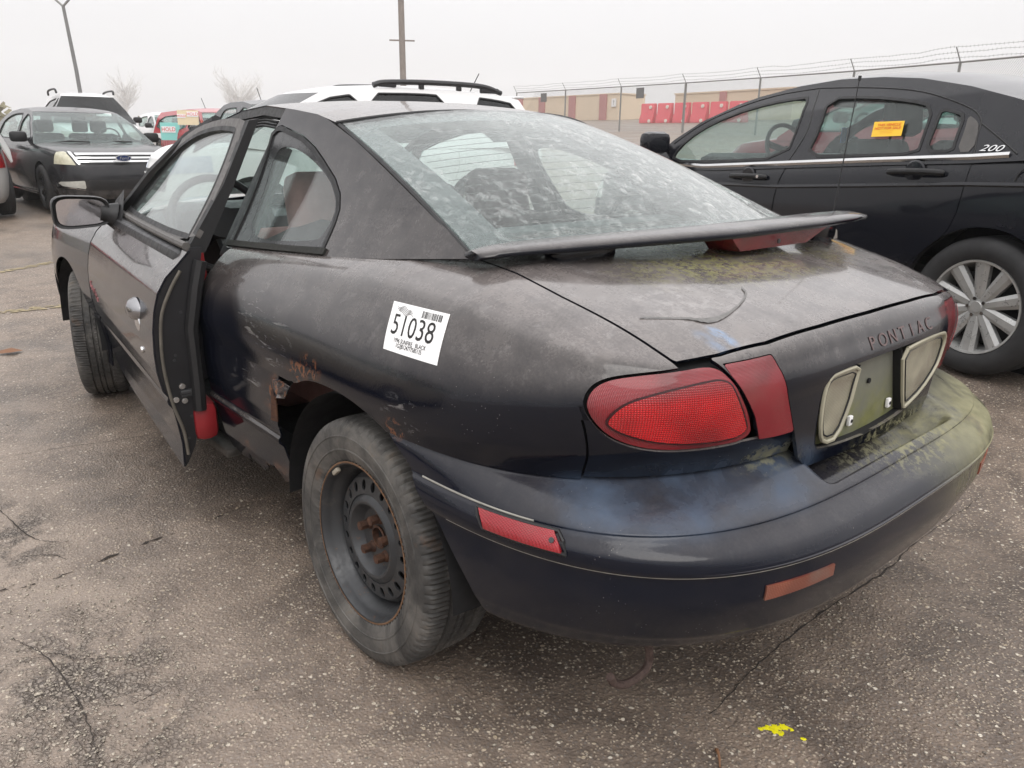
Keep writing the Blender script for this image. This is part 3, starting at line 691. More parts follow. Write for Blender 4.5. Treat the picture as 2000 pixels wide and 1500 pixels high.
# ---- bumper cover: one moulding round the whole tail, with the scoop under the number plate
_b = rows_surface(BUMP, np.linspace(.30, 1, 210), np.concatenate([np.linspace(0, 4, 60), np.linspace(4, 11, 140)[1:], np.linspace(11, 15, 40)[1:]]))
_b = np.concatenate([_b, (_b*np.array([-1, 1, 1]))[-2::-1]])
dip = smooth(_b[..., 0], -.275, -.245)*smooth(-_b[..., 0], -.36, -.27)*smooth(_b[..., 1], -.856, -.826)*smooth(_b[..., 2], .55, .60)
_b[..., 2] -= .075*dip
bumper = panel("rear_bumper", surf(_b), [lambda A: -sdpoly(yz(A), ARCH*np.array([1.0, 1.0]))], .006, M_bumper, car)
def on_rows(rows, s, v, off=0.0):
    sl = s if s <= 1 else 2-s; e = 1e-3
    f = lambda a, b: rows_surface(rows, np.array([a]), np.array([b]))[0, 0]
    p = f(sl, v); du = f(min(sl+e, 1), v)-f(sl-e if sl+e > 1 else sl, v); dv = f(sl, v+e)-p
    n = np.cross(du, dv); n /= np.linalg.norm(n)
    if n @ (p-np.array([0, 0.2, .6])) < 0: n = -n
    if s > 1: p = p*np.array([-1, 1, 1]); n = n*np.array([-1, 1, 1])
    return p + n*off, n
edge = MB(); edge.tube([on_rows(BUMP, s, 9.6, .001)[0] for s in np.linspace(.50, 1.50, 90)], .0028, 6); edge.build("edge_line", M_edge, bumper)
edge = MB(); edge.tube([on_rows(BUMP, s, 4.6, .000)[0] for s in np.linspace(.48, .60, 20)], .0022, 6); edge.build("edge_line", M_edge, bumper)
def patch_on(rows, s0, s1, v0, v1, ns, nv, off):
    P = np.array([[on_rows(rows, s, v, off)[0] for v in np.linspace(v0, v1, nv)] for s in np.linspace(s0, s1, ns)]); return surf(P)
side_refl = sheet("side_reflector", *patch_on(BUMP,   .552, .617, 5.75, 7.30, 26, 12, .008), .012, M_red_refl, bumper, ref=(0, 0, .5))
rec = MB(); rec.tube([on_rows(BUMP, s, v, .003)[0] for s, v in [(.549, 5.62), (.58, 5.62), (.620, 5.62), (.621, 6.5), (.620, 7.42), (.58, 7.42), (.549, 7.42), (.548, 6.5), (.549, 5.62)]], .004, 6); rec.build("reflector_frame", M_black, bumper)
p, n = on_rows(BUMP, .613, 6.6, .009); sc = MB(); sc.tube([p, p+n*.003], .005, 10); sc.build("reflector_screw", M_steel, bumper)
_rr = [[on_rows(BUMP, s, v, .004)[0] for v in np.linspace(a, b, 5)] for s, a, b in zip(np.linspace(.764, .834, 14), np.linspace(10.52, 10.50, 14), np.linspace(10.92, 10.82, 14))]
sheet("rear_reflector", *surf(np.array(_rr)), .010, M_red_moss, bumper, ref=(0, 0, .5))
sheet("rear_reflector", *surf(np.array([[on_rows(BUMP, s, v, .003)[0] for v in np.linspace(10.5, 10.9, 5)] for s in np.linspace(1.166, 1.236, 14)])), .010, M_red_moss, bumper, ref=(0, 0, .5))
# ---- boot lid top and rear skin
def decksd(A):
    d = seam_x(A[:, 1]) - .003 - np.abs(A[:, 0])
    edge_y = -np.interp(np.abs(A[:, 0]), [0, .2, .38, .5, .58], [.7545, .752, .744, .722, .694]) + .004
    return np.minimum(d, A[:, 1] - edge_y)
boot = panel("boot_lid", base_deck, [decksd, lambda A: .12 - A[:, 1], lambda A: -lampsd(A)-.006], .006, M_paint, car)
PLATE = [(-.247, .655), (-.252, .70), (-.248, .765), (-.236, .795), (-.205, .810), (.05, .812), (.33, .812), (.372, .795), (.365, .765), (.340, .715), (.262, .672), (.16, .645), (-.008, .634), (-.146, .641), (-.21, .648)]
def tail_cut(A):
    x = A[:, 0]; e = np.interp(x, [-.60, -.535, -.500, -.470, -.432, 0], [.92, .872, .846, .80, .715, .60])
    d1 = np.where(x < -.30, x - np.interp(A[:, 2], [.60, .715, .765, .80, .846, .872], [-.415, -.424, -.448, -.472, -.500, -.519]), 1)
    d2 = np.where(x > .30, np.interp(A[:, 2], [.60, .715, .765, .80, .846, .872], [.415, .424, .448, .472, .500, .519]) - x, 1)
    edge_y = -np.interp(np.abs(x), [0, .2, .38, .5, .58], [.7545, .752, .744, .722, .694]) - .004
    d3 = np.where(A[:, 2] > .84, edge_y - A[:, 1], 1)
    d4 = A[:, 2] - np.interp(np.abs(x), [.0, .27, .30, .33, .6], [.612, .622, .645, .716, .718])
    return np.minimum(np.minimum(d1, d2), np.minimum(d3, d4))
LAMP2 = [(-.505, .864), (-.392, .868), (-.380, .835), (-.368, .795), (-.345, .745), (-.330, .712), (-.42, .712), (-.446, .765), (-.470, .80), (-.498, .846)]
tail = panel("tail_panel", base_tail, [tail_cut, lambda A: -sdpoly(xz(A), rpoly(PLATE, it=1)), lambda A: -sdpoly(xz(A), LAMP2)-.0015, lambda A: -sdpoly(xz(A), [(-a, b) for a, b in LAMP2])-.0015], .008, M_paint, car)
for mir in (False, True):
    l2 = [((-1 if mir else 1)*a, b) for a, b in LAMP2]
    panel("inner_tail_lamp", base_tail, [lambda A, l2=l2: np.minimum(sdpoly(xz(A), l2), np.where(A[:, 2] > .84, -np.interp(np.abs(A[:, 0]), [0, .2, .38, .5, .58], [.7545, .752, .744, .722, .694]) - .005 - A[:, 1], 1))], .008, M_red_dark, car, off=-.0005)
# number plate recess
def tail_y(x): return -.803+.1*abs(x)**2.2
Y0 = -.780
M_recess = NT("mossy_plate_recess"); _n = M_recess.noise(9, 6, .7); _z = M_recess.rng(M_recess.sep()[2], .78, .655)
M_recess.bsdf(M_recess.mix(M_recess.mul(_z, M_recess.rng(_n, .3, .6)), M_recess.mix(_n, (.10, .105, .09), (.22, .22, .18)), M_recess.mix(M_recess.noise(40, 4), (.07, .08, .02), (.22, .22, .09))), .5); M_recess = M_recess.done()
fl = MB(); pp = rpoly(PLATE, it=1); fl.prism([(a, b) for a, b in pp], Y0, Y0+.010, 'Y'); rec = fl.build("plate_recess", M_recess, tail)
wl_ = MB(); n_ = len(pp); wl_.add([(a, tail_y(a)-.001, b) for a, b in pp]+[(a, Y0+.004, b) for a, b in pp], [(i, (i+1) % n_, n_+(i+1) % n_, n_+i) for i in range(n_)]); wl_.build("recess_wall", M_dark, tail)
LENS_L = [(-.223, .799), (-.235, .773), (-.237, .735), (-.232, .69), (-.215, .658), (-.161, .657), (-.125, .723), (-.114, .771), (-.104, .803), (-.189, .803)]
LENS_R = [(.097, .799), (.20, .806), (.345, .806), (.364, .785), (.352, .75), (.330, .718), (.251, .676), (.164, .654), (.150, .656), (.125, .72)]
M_bezel = simple("yellowed_bezel", (.34, .32, .24), .5, var=.3)
for L in (LENS_L, LENS_R):
    q = panel("reverse_lamp", base_tail, [lambda A, L=L: sdpoly(xz(A), rpoly(L, it=1))], .004, M_clear_lens, car, off=-.003)
    fr = MB(); pr_ = rpoly(L, it=1); fr.tube([(a, tail_y(a)+.001, b) for a, b in list(pr_) + [pr_[0]]], .0045, 6); fr.build("lamp_bezel", M_bezel, q)
    iv = MB(); ins = pr_*np.array([.86, .86]) + pr_.mean(0)*.14; iv.tube([(a, tail_y(a)+.0015, b) for a, b in list(ins) + [ins[0]]], .002, 5); iv.build("lamp_inner_line", M_black, q)
for (x0_, z0_), (x1_, z1_) in (((.094, .803), (.148, .650)), ((-.101, .803), (-.158, .650))):
    b = MB(); b.add([(x, y, z) for x, z in ((x0_, z0_), (x1_, z1_)) for y in (-.800, Y0+.002)]+[(x+.003, y, z) for x, z in ((x0_, z0_), (x1_, z1_)) for y in (-.800, Y0+.002)], [(0, 1, 3, 2), (4, 6, 7, 5), (0, 4, 5, 1), (2, 3, 7, 6), (0, 2, 6, 4), (1, 5, 7, 3)]); b.build('recess_wall', M_black, tail, smooth=False)
for cx, cz in ((-.079, .672), (.104, .673)):
    b = MB(); b.box((cx, Y0-.006, cz), (.015, .008, .022), bev=.002); cl = b.build("plate_clip", M_white_paper, tail)
    b = MB(); b.tube([(cx, Y0-.009, cz), (cx, Y0-.0115, cz)], .004, 10); b.build("clip_hole", M_ink, tail)
b = MB(); b.tube([(-.008, Y0-.001, .747), (-.008, Y0-.005, .747)], .006, 10); b.build("plate_hole", M_dark, tail)
dc = MB(); dpts = scurve([(-.538, -.571, .922), (-.497, -.596, .919), (-.455, -.621, .9165), (-.425, -.645, .9125), (-.362, -.645, .918), (-.287, -.625, .928), (-.235, -.60, .9365), (-.213, -.575, .942)], 50)
def deck_z(x, y):
    A = base_deck[0]; i = np.argmin((A[:, 0]-x)**2+(A[:, 1]-y)**2); return A[i, 2]
V = []
for i, q in enumerate(dpts):
    w = .0022+.006*math.exp(-((i-21)/6.0)**2); d = dpts[min(i+1, 49)]-dpts[max(i-1, 0)]; nn = np.array([-d[1], d[0]])/np.hypot(d[0], d[1])
    for s_ in (-1, 1): a_, b_ = q[0]+nn[0]*w*s_, q[1]+nn[1]*w*s_; V.append((a_, b_, deck_z(a_, b_)+.0022))
dc.add(V, [(2*i, 2*i+1, 2*i+3, 2*i+2) for i in range(49)]); dc.build("peeled_crack", simple("peeled_paint_edge", (.13, .125, .12), .5, var=.7, scale=60), boot)
# faded maker's lettering on the tail panel
fad = simple("faded_red_lettering", (.118, .080, .078), .5, var=.6, scale=60)
def tail_at(x, v):
    """point and normal of the shell at a given x on the tail"""
    lo, hi = .70, 1.30
    for _ in range(40):
        m = (lo+hi)/2
        if on_rows(SHELL, m, v)[0][0] < x: lo = m
        else: hi = m
    return on_rows(SHELL, lo, v, .0012)
for i, chh in enumerate("PONTIAC"):
    p, n = tail_at(-.045+i*.0475, 3.85); text_obj("faded_letter", chh, .042, fad, tail, frame(p, (1, 0, 0), n), .0003, (1.2, 1))
# ---- printed stock sheet on the flank
def side_pt(s, v, off=.0015): return on_rows(SHELL, s, v, off)
p00 = np.array([[side_pt(a*(1-t)+b*t, c*(1-t)+d*t)[0] for t in np.linspace(0, 1, 10)] for a, b, c, d in zip(np.linspace(.423, .518, 12), np.linspace(.440, .522, 12), np.linspace(4.40, 4.46, 12), np.linspace(3.22, 3.26, 12))])
paper = sheet("stock_label", *surf(p00), .0008, M_white_paper, car, ref=(0, 0, .6)); paper['label'] = "white printed stock sheet stuck on the rear flank"
c0, cn = p00[6, 5], np.cross(p00[10, 5]-p00[1, 5], p00[6, 8]-p00[6, 2]); cn /= np.linalg.norm(cn)
if cn[0] > 0: cn = -cn
ux = p00[11, 5]-p00[0, 5]; uy = p00[6, 0]-p00[6, 9]
def on_label(a, b, off=.004):
    """a,b in 0..1 across and down the sheet"""
    i, j = a*11, b*9; i0, j0 = min(int(i), 10), min(int(j), 8); f, g = i-i0, j-j0
    q = (p00[i0, j0]*(1-f)+p00[i0+1, j0]*f)*(1-g) + (p00[i0, j0+1]*(1-f)+p00[i0+1, j0+1]*f)*g
    return q
def label_text(name, body, a, b, size, sx=1.0):
    """wraps lettering onto the curved sheet"""
    o = text_obj(name, body, size, M_ink, paper, Matrix(), .0001, (sx, 1))
    Wd, Hd = np.linalg.norm(ux), np.linalg.norm(uy)
    for v in o.data.vertices:
        q = on_label(min(.999, max(0, a + v.co.x/Wd)), min(.999, max(0, b - v.co.y/Hd))); v.co = Vector(q + cn*(.0006 + v.co.z))
    return o
label_text("label_number", "51038", .47, .50, .066, .90)
label_text("label_line", "1996 SUNFIRE   BLACK", .48, .78, .0125, .9)
label_text("label_line", "1G2JB124777585135", .48, .87, .0125, .85)
rsx = np.random.RandomState(11)
xx = .58
bars = MB()
while xx < .90:
    w = rsx.choice([.006, .010, .016]); 
    q = [on_label(a, b) + cn*.0006 for a, b in ((xx, .07), (xx+w, .07), (xx+w, .23), (xx, .23))]; bars.add(q, [(0, 1, 2, 3)]); xx += w + rsx.choice([.006, .010, .014])
bars.build("bar_code", M_ink, paper)
sg = MB()
for k in range(5):
    aa = .10 + .02*k; bb = .09+.035*k
    sg.tube([on_label(aa + t*.26, bb + .03*math.sin(t*9+k) + .02*t) + cn*.0008 for t in np.linspace(0, 1, 18)], .0005, 4)
sg.build("scribble", simple("grey_ink", (.15, .15, .15), .7), paper)
# ---- cabin: sail panels, quarter windows, roof, rear glass
def side_grid(y0, y1, z0, z1, ny, nz, f=XG): return side_sheet(y0, y1, z0, z1, f, ny, nz)
cab = side_grid(-.26, 1.12, .88, 1.35, 230, 110)
WIN = scurve([(.918, .912), (.96, 1.09), (.985, 1.241), (.925, 1.264), (.76, 1.236), (.587, 1.178), (.472, 1.127), (.402, 1.085), (.378, 1.041), (.374, .99), (.370, .948), (.61, .929)], 110, True)
WIN = np.array([(.918, .912), (.935, 1.0), (.96, 1.12), (.985, 1.243), (.955, 1.263), (.925, 1.266), (.76, 1.238), (.66, 1.208), (.587, 1.178), (.472, 1.127), (.415, 1.09), (.386, 1.055), (.376, 1.02), (.373, .985), (.370, .947), (.61, .928)])
CLEAR = rpoly([(.84, .936), (.875, 1.05), (.918, 1.19), (.85, 1.213), (.70, 1.19), (.53, 1.137), (.445, 1.09), (.404, 1.046), (.413, .99), (.44, .968)], it=2)
def roof_edge_z(y): return np.interp(y, [.50, .58, .705, .87, 1.10, 1.31, 1.5, 1.7], [1.262, 1.276, 1.299, 1.315, 1.332, 1.318, 1.285, 1.235])
def glass_line(y, z):                                               # rear edge of the sail panel, along the rear glass
    return y - np.interp(z, [.99, 1.003, 1.045, 1.12, 1.209, 1.274, 1.33], [-.235, -.19, -.084, .124, .369, .592, .80])
M_cant = simple('dull_black_rail', (.022, .021, .021), .5, var=.4, scale=30)
for mir in (False, True):
    panel("sail_panel", cab, [lambda A: glass_line(A[:, 1], A[:, 2]) - .004, lambda A: -sdpoly(yz(A), WIN) - .003, lambda A: A[:, 2] - belt(A[:, 1]) + .003,
          lambda A: roof_edge_z(A[:, 1]) - A[:, 2], lambda A: np.interp(A[:, 2], [.9, 1.24, 1.33], [.925, .98, .93]) - A[:, 1]], .006, M_paint, car, mirror=mir)
    panel("window_seal", cab, [lambda A: sdpoly(yz(A), WIN), lambda A: .014 - sdpoly(yz(A), WIN)], .012, M_black, car, off=.002, mirror=mir)
    qw = panel("quarter_window", cab, [lambda A: sdpoly(yz(A), CLEAR) + .002], .004, M_glass_side, car, off=-.004, mirror=mir)
    panel("window_border", cab, [lambda A: sdpoly(yz(A), WIN) - .012, lambda A: .001 - sdpoly(yz(A), CLEAR)], .005, simple("grey_glass_border", (.040, .041, .043), .22, var=.2), qw, off=-.003, mirror=mir)
    panel("belt_strip", cab, [lambda A: A[:, 1] - .355, lambda A: .93 - A[:, 1], lambda A: A[:, 2] - belt(A[:, 1]) - .001, lambda A: belt(A[:, 1]) + .016 - A[:, 2]], .010, simple("mossy_belt_rubber", (.016, .016, .014), .8, var=.6, scale=40), car, off=.007, mirror=mir)
    # cant rail: dark sealed edge above the door opening
    panel("cant_rail", side_grid(.93, 1.75, 1.2, 1.34, 90, 30), [lambda A: roof_edge_z(A[:, 1]) - A[:, 2], lambda A: A[:, 2] - roof_edge_z(A[:, 1]) + .030, lambda A: A[:, 1] - np.interp(A[:, 2], [.9, 1.24, 1.33], [.932, .987, .937])], .012, M_cant, car, off=-.002, mirror=mir)
    for k in range(4):
        rb_ = MB(); rb_.tube([(float(XG(y, roof_edge_z(y)-.036-.009*k))*(-1 if mir else 1)+(.012 if not mir else -.012), y, float(roof_edge_z(y))-.036-.009*k) for y in np.linspace(.99, 1.7, 24)], .0045, 6); rb_.build("seal_rib", M_black, car)
# roof skin
def roof_pt(u, t):
    """u -1..1 across, t 0 rear .. 1 front"""
    yr = .455 + .125*np.abs(u)**2.2; yf = 1.50 + .12*(1-np.abs(u)**2); y = yr + (yf-yr)*t
    ez = roof_edge_z(y); ex = -XG(y, ez); cz = np.interp(y, [.40, .46, .60, .80, 1.0, 1.2, 1.4, 1.6], [1.304, 1.318, 1.336, 1.352, 1.358, 1.354, 1.338, 1.310])
    z = ez + (cz-ez)*(1-np.abs(u)**2.6); return np.stack([u*ex, y, z], -1)
U, T_ = np.meshgrid(np.linspace(-1, 1, 90), np.linspace(0, 1, 60), indexing='ij')
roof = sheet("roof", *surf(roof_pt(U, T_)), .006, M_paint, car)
bt = MB(); bt.tube([roof_pt(np.array(u), np.array(-.004)) - np.array([0, 0, .002]) for u in np.linspace(-1, 1, 50)], .0055, 6); bt.build("roof_gap_seal", M_black, car)
# rear glass
def rg(u, t, off=0.0):
    """u -1..1 across; t 0 top .. 1 bottom"""
    tx = .508*u; ty = .447 + .125*np.abs(u)**2.2; tz = 1.272 + .044*(1-np.abs(u)**2.4)
    bx = .625*u; by = -.185 - .16*(1-np.abs(u)**2.2); bz = 1.000 + .018*(1-u**2)
    y = ty + (by-ty)*t; b = 4*t*(1-t)
    return np.stack([tx+(bx-tx)*t - 0*b, y, tz+(bz-tz)*t + .030*b*(1-.55*u**2) + off], -1)
U, T_ = np.meshgrid(np.linspace(-1, 1, 70), np.linspace(0, 1, 50), indexing='ij')
rgP = rg(U, T_); rear = sheet("rear_window", *surf(rgP), .004, M_glass_rear, car)
M_frit = simple("dark_glass_border", (.045, .046, .048), .25, var=.25)
RGS = surf(rgP); uv = np.concatenate([RGS[0], U.reshape(-1, 1), T_.reshape(-1, 1)], 1)
def border(name, g, mat, off): 
    A, T = clip_mesh(uv, RGS[1], g); A = A.copy(); A[:, :3] += A[:, 3:6]*off*(1 if A[0, 5] > 0 else -1); return sheet(name, A, T, .001, mat, rear)
border("glass_border", np.maximum(np.maximum(np.abs(uv[:, 6]) - (.875 - .02*uv[:, 7]), .115*(1-.35*uv[:, 6]**2) - uv[:, 7]), uv[:, 7] - .93), M_frit, -.006)
M_wire = simple("heater_wire", (.10, .085, .08), .6)
for k in range(15):
    t = .20 + k*.047; w = MB(); w.tube([rg(np.array(u), np.array(t), -.004) for u in np.linspace(-.85, .85, 24)], .0011, 4, False); w.build("heater_wire", M_wire, rear)
for mir in (1, -1):
    s = MB(); s.tube([rg(np.array(mir*1.012), np.array(t), -.001) for t in np.linspace(0, 1, 30)], .0065, 6); s.build("glass_seal", M_black, car)
# ---- spoiler on the boot lid
def wing_sec(x):
    yr = np.interp(x, [-.655, -.60, -.37, -.08, .26, .50, .60, .645], [-.235, -.272, -.362, -.452, -.478, -.465, -.445, -.40])
    z = np.interp(x, [-.655, -.60, -.37, -.08, .26, .52, .60, .645], [1.004, 1.012, 1.022, 1.031, 1.037, 1.039, 1.036, 1.029])
    c = .150*np.sqrt(max(0.02, 1-(abs(x-.0)/.668)**6)); th = .024*(1-.35*abs(x/.65)**3)
    prof = [(0, -.35), (-.004, 0), (0, .35), (.03*c/.15, .55), (.5*c, .75), (.9*c, .35), (c, 0), (.9*c, -.28), (.5*c, -.5), (.02, -.5)]
    return [(x, yr + a, z + b*th) for a, b in prof]
xs = np.concatenate([np.linspace(-.655, -.60, 6), np.linspace(-.58, .58, 40), np.linspace(.60, .645, 6)]); b = MB(); m = 10
V = [p for x in xs for p in wing_sec(x)]; F = [tuple(range(m))] + [tuple((len(xs)-1)*m + k for k in range(m))]
for i in range(len(xs)-1):
    for k in range(m): F.append((i*m+k, i*m+(k+1) % m, (i+1)*m+(k+1) % m, (i+1)*m+k))
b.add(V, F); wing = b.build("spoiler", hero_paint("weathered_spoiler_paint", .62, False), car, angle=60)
for (x0, x1, y) in ((-.49, -.27, -.285), (.44, .60, -.37)):
    p = MB(); p.box(((x0+x1)/2, y+.025, .993), (x1-x0-.03, .06, .065), bev=.02); p.build("spoiler_foot", M_paint, wing)
b = MB(); b.add([(-.085, -.452, 1.030), (.335, -.472, 1.032), (.262, -.452, .990), (-.02, -.440, .988), (-.085, -.36, 1.030), (.335, -.36, 1.032), (.262, -.35, .985), (-.02, -.35, .985)],
   [(0, 1, 2, 3), (4, 7, 6, 5), (0, 4, 5, 1), (1, 5, 6, 2), (2, 6, 7, 3), (3, 7, 4, 0)])
sl = b.build("high_brake_light", M_red_dark, wing, smooth=False)
b = MB(); b.tube([(.11, -.460, 1.006), (.11, -.4635, 1.006)], .006, 10); b.build("lamp_screw", M_steel, sl)
# aerial on the far rear wing
b = MB(); b.tube([(.70, -.30, .955), (.70, -.30, .975), (.695, -.295, .990)], [.016, .013, .009], 12); ar = b.build("aerial", simple("worn_aerial_base", (.19, .17, .15), .6, var=.4), car)
b = MB(); b.tube([(.695, -.295, .985), (.695, -.295, 1.02)], [.008, .005], 10); b.tube([(.695, -.295, 1.02), (.735, -.300, 1.42)], [.0022, .0014], 6); b.tube([(.735, -.300, 1.415), (.7365, -.300, 1.427)], .005, 8); b.build("aerial_mast", M_black, ar)
# ---- front half of the body (both sides), bonnet, windscreen, nose
def prof_x(z): return -np.interp(z, [.22, .236, .319, .388, .436, .448, .460, .472, .494, .554, .617, .68, .74, .793, .838, .874, .93], [.815, .817, .814, .821, .828, .838, .841, .836, .850, .860, .861, .857, .847, .831, .803, .766, .712])
def fend_x(Y, Z): return prof_x(Z)*np.power(np.clip(1-np.clip((Y-2.55)/1.06, 0, .999)**3.0, 0, 1), 1/3.0)
ARCHF = rpoly([(2.644+.39*math.cos(a), .29+.39*math.sin(a)) for a in np.linspace(-.3, math.pi+.3, 22)], it=1)
for mir in (False, True):
    panel("front_fender", side_sheet(2.19, 3.58, .24, .905, fend_x, 120, 90), [lambda A: -sdpoly(yz(A), ARCHF), lambda A: A[:, 1] - 2.205 - .05*smooth(A[:, 2], .66, .40)*0, lambda A: np.interp(A[:, 1], [2.2, 2.6, 3.2, 3.6], [.895, .875, .80, .70]) - A[:, 2]], .006, M_paint, car, mirror=mir)
Xb, Yb = np.meshgrid(np.linspace(-1, 1, 50), np.linspace(2.02, 3.56, 50), indexing='ij')
hw = np.abs(fend_x(Yb, np.interp(Yb, [2.2, 2.6, 3.2, 3.6], [.893, .873, .80, .70])))
zb = np.interp(Yb, [2.0, 2.2, 2.6, 3.2, 3.6], [.905, .892, .872, .80, .70]) + np.interp(Yb, [2, 2.6, 3.6], [.075, .07, .02])*(1-Xb**2)
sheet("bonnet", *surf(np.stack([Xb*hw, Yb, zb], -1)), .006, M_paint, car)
fb = rows_surface([tail_row(.80, 0, .70, 3, zf((-9, .24), (9, .24))), tail_row(.84, 0, .95, 3, zf((-9, .35), (9, .35))), tail_row(.855, 0, 1.0, 3, zf((-9, .50), (9, .50))), tail_row(.84, 0, .99, 3, zf((-9, .62), (9, .62))), tail_row(.82, 0, .93, 3, zf((-9, .72), (9, .72)))], np.linspace(.62, 1, 60), np.linspace(0, 4, 30))
fb[..., 1] = 2.62 - fb[..., 1]; fb = np.concatenate([fb, (fb*np.array([-1, 1, 1]))[-2::-1]]); sheet("front_bumper", *surf(fb), .006, M_paint, car)
U, T_ = np.meshgrid(np.linspace(-1, 1, 50), np.linspace(0, 1, 30), indexing='ij')
yt = 1.50 + .12*(1-np.abs(U)**2); yb = 2.08 + .16*(1-np.abs(U)**2); zt = roof_edge_z(yt)+(.0+.02)*(1-U**2); zb2 = .915+.06*(1-U**2)
sheet("windscreen", *surf(np.stack([U*(.50+(.70-.50)*T_), yt+(yb-yt)*T_, zt+(zb2-zt)*T_+.05*4*T_*(1-T_)], -1)), .004, M_glass_clear, car)
for s in (-1, 1):
    a = MB(); a.tube([(s*.505, 1.50, 1.285), (s*.54, 1.70, 1.225), (s*.62, 1.92, 1.085), (s*.71, 2.09, .915)], [.022, .024, .026, .03], 8); a.build("windscreen_pillar", M_black, car)
# ---- driver door, swung open a little on its front hinge
HX, HY = -.82, 2.2; H0 = np.array([HX, HY, 0])
def shift(base): A, T = base; A = A.copy(); A[:, :3] -= H0; return A, T
dsk = side_sheet(.86, 2.22, .22, .925, lambda y, z: prof_x(z), 150, 110)
DOOR = rpoly([(.885, .93), (.872, .925), (.872, .90), (.872, .60), (.872, .40), (.869, .26), (.868, .240), (.880, .236), (1.2, .248), (1.7, .262), (2.05, .29), (2.165, .345), (2.190, .60), (2.188, .90), (2.186, .93), (2.17, .935), (1.5, .935)], it=1)
door = panel("driver_door", shift(dsk), [lambda A: sdpoly(yz(A)+H0[1:], DOOR), lambda A: .912 - A[:, 2]], .006, M_door, car)
door['label'] = "open driver door of the black coupe"
door.location = H0; door.rotation_euler = (0, 0, R_(-6))
dg = side_grid(.86, 2.2, .86, 1.32, 190, 90)
FR = rpoly([(.885, .90), (.905, 1.10), (.925, 1.284), (1.15, 1.289), (1.40, 1.276), (1.60, 1.252), (1.78, 1.21), (1.93, 1.14), (2.05, 1.02), (2.13, .90)], it=1)
IN = rpoly([(.945, .93), (.948, .95), (.965, 1.10), (.985, 1.245), (.995, 1.258), (1.02, 1.262), (1.2, 1.266), (1.42, 1.253), (1.60, 1.227), (1.77, 1.184), (1.90, 1.113), (2.0, 1.01), (2.05, .95), (2.055, .93)], it=1)
panel("window_frame", shift(dg), [lambda A: sdpoly(yz(A)+H0[1:], FR), lambda A: -sdpoly(yz(A)+H0[1:], IN)], .016, simple("dusty_black_frame", (.10, .094, .090), .5, var=.35, scale=30), door, off=.001)
panel("door_glass", shift(dg), [lambda A: sdpoly(yz(A)+H0[1:], IN) + .012], .004, M_glass_side, door, off=-.008)
panel("frame_seal", shift(dg), [lambda A: .014 - sdpoly(yz(A)+H0[1:], IN), lambda A: sdpoly(yz(A)+H0[1:], IN)], .012, M_black, door, off=.002)
bs = MB(); bs.tube([(XG(y, .925)-.012-HX, y-HY, .922) for y in np.linspace(.89, 2.08, 24)], .012, 8); bs.build("belt_strip", simple("grey_belt_strip", (.09, .085, .08), .6, var=.3, scale=30), door)
# edge face of the door: jamb with its rubber bead, latch and bolts
zz = np.linspace(.236, .918, 50); outer = [(float(prof_x(z))+.004, z) for z in zz]
zi = [.918, .863, .803, .681, .585, .485, .368, .30, .25]; inner = list(zip([-.69, -.700, -.724, -.749, -.750, -.747, -.756, -.775, -.80], zi))
jp = [(a-HX, b) for a, b in outer + inner]
jb = MB(); jb.prism(jp, .876-HY, .905-HY, 'Y'); jamb = jb.build("door_jamb", simple("door_jamb_black", (.012, .012, .014), .4, var=.5, scale=16), door, angle=40)
fj = MB(); fj.prism([(XG(y_, z_)-HX+dx, z_) for y_, z_, dx in [(.89, .90, .002), (.905, 1.1, .002), (.925, 1.28, .002), (.925, 1.285, .030), (.905, 1.1, .034), (.89, .90, .060)]], .892-HY, .93-HY, 'Y'); fj.build("frame_edge", M_black, door, angle=40)
bd = MB(); bd.tube(scurve([(-.760, .868, .855), (-.795, .866, .80), (-.826, .866, .73), (-.838, .866, .64), (-.838, .866, .55), (-.826, .866, .45), (-.805, .866, .36), (-.80, .866, .28)], 40) - H0, .005, 8); bd.build("jamb_seal", simple("dusty_seal", (.10, .09, .075), .7, var=.5, scale=30), door)
for (x, z) in ((-.793, .502), (-.815, .462), (-.790, .455)):
    k = MB(); k.tube([(x-HX, .876-HY, z), (x-HX, .870-HY, z)], .0095, 12); k.tube([(x-HX, .870-HY, z), (x-HX, .868-HY, z)], .006, 6); k.build("latch_bolt", M_chrome, jamb)
for (x, z) in ((-.80, .60), (-.805, .585), (-.775, .40), (-.79, .33), (-.77, .73)):
    k = MB(); k.tube([(x-HX, .876-HY, z), (x-HX, .8745-HY, z)], .0045, 8); k.build('jamb_screw', M_steel, jamb)
k = MB(); k.box((-.775-HX, .873-HY, .482), (.05, .012, .014), bev=.003); k.box((-.772-HX, .870-HY, .472), (.05, .006, .006)); k.build("latch", M_steel, jamb)
# inner trim of the door
it = MB(); it.box((-.725-HX, 1.50-HY, .70), (.075, 1.18, .42), bev=.03); it.build("door_trim", M_black_plastic, door)
it = MB(); it.box((-.735-HX, 1.02-HY, .375), (.08, .32, .13), bev=.03); it.build("door_pocket", simple("dark_red_vinyl", (.22, .012, .016), .5, var=.3), door)
rb = MB(); rb.tube([(-.700-HX, .868-HY, .88), (-.722-HX, .866-HY, .80), (-.747-HX, .866-HY, .68), (-.747-HX, .866-HY, .50), (-.75-HX, .866-HY, .42)], .020, 8); rb.build("rubber_flap", M_black, door)
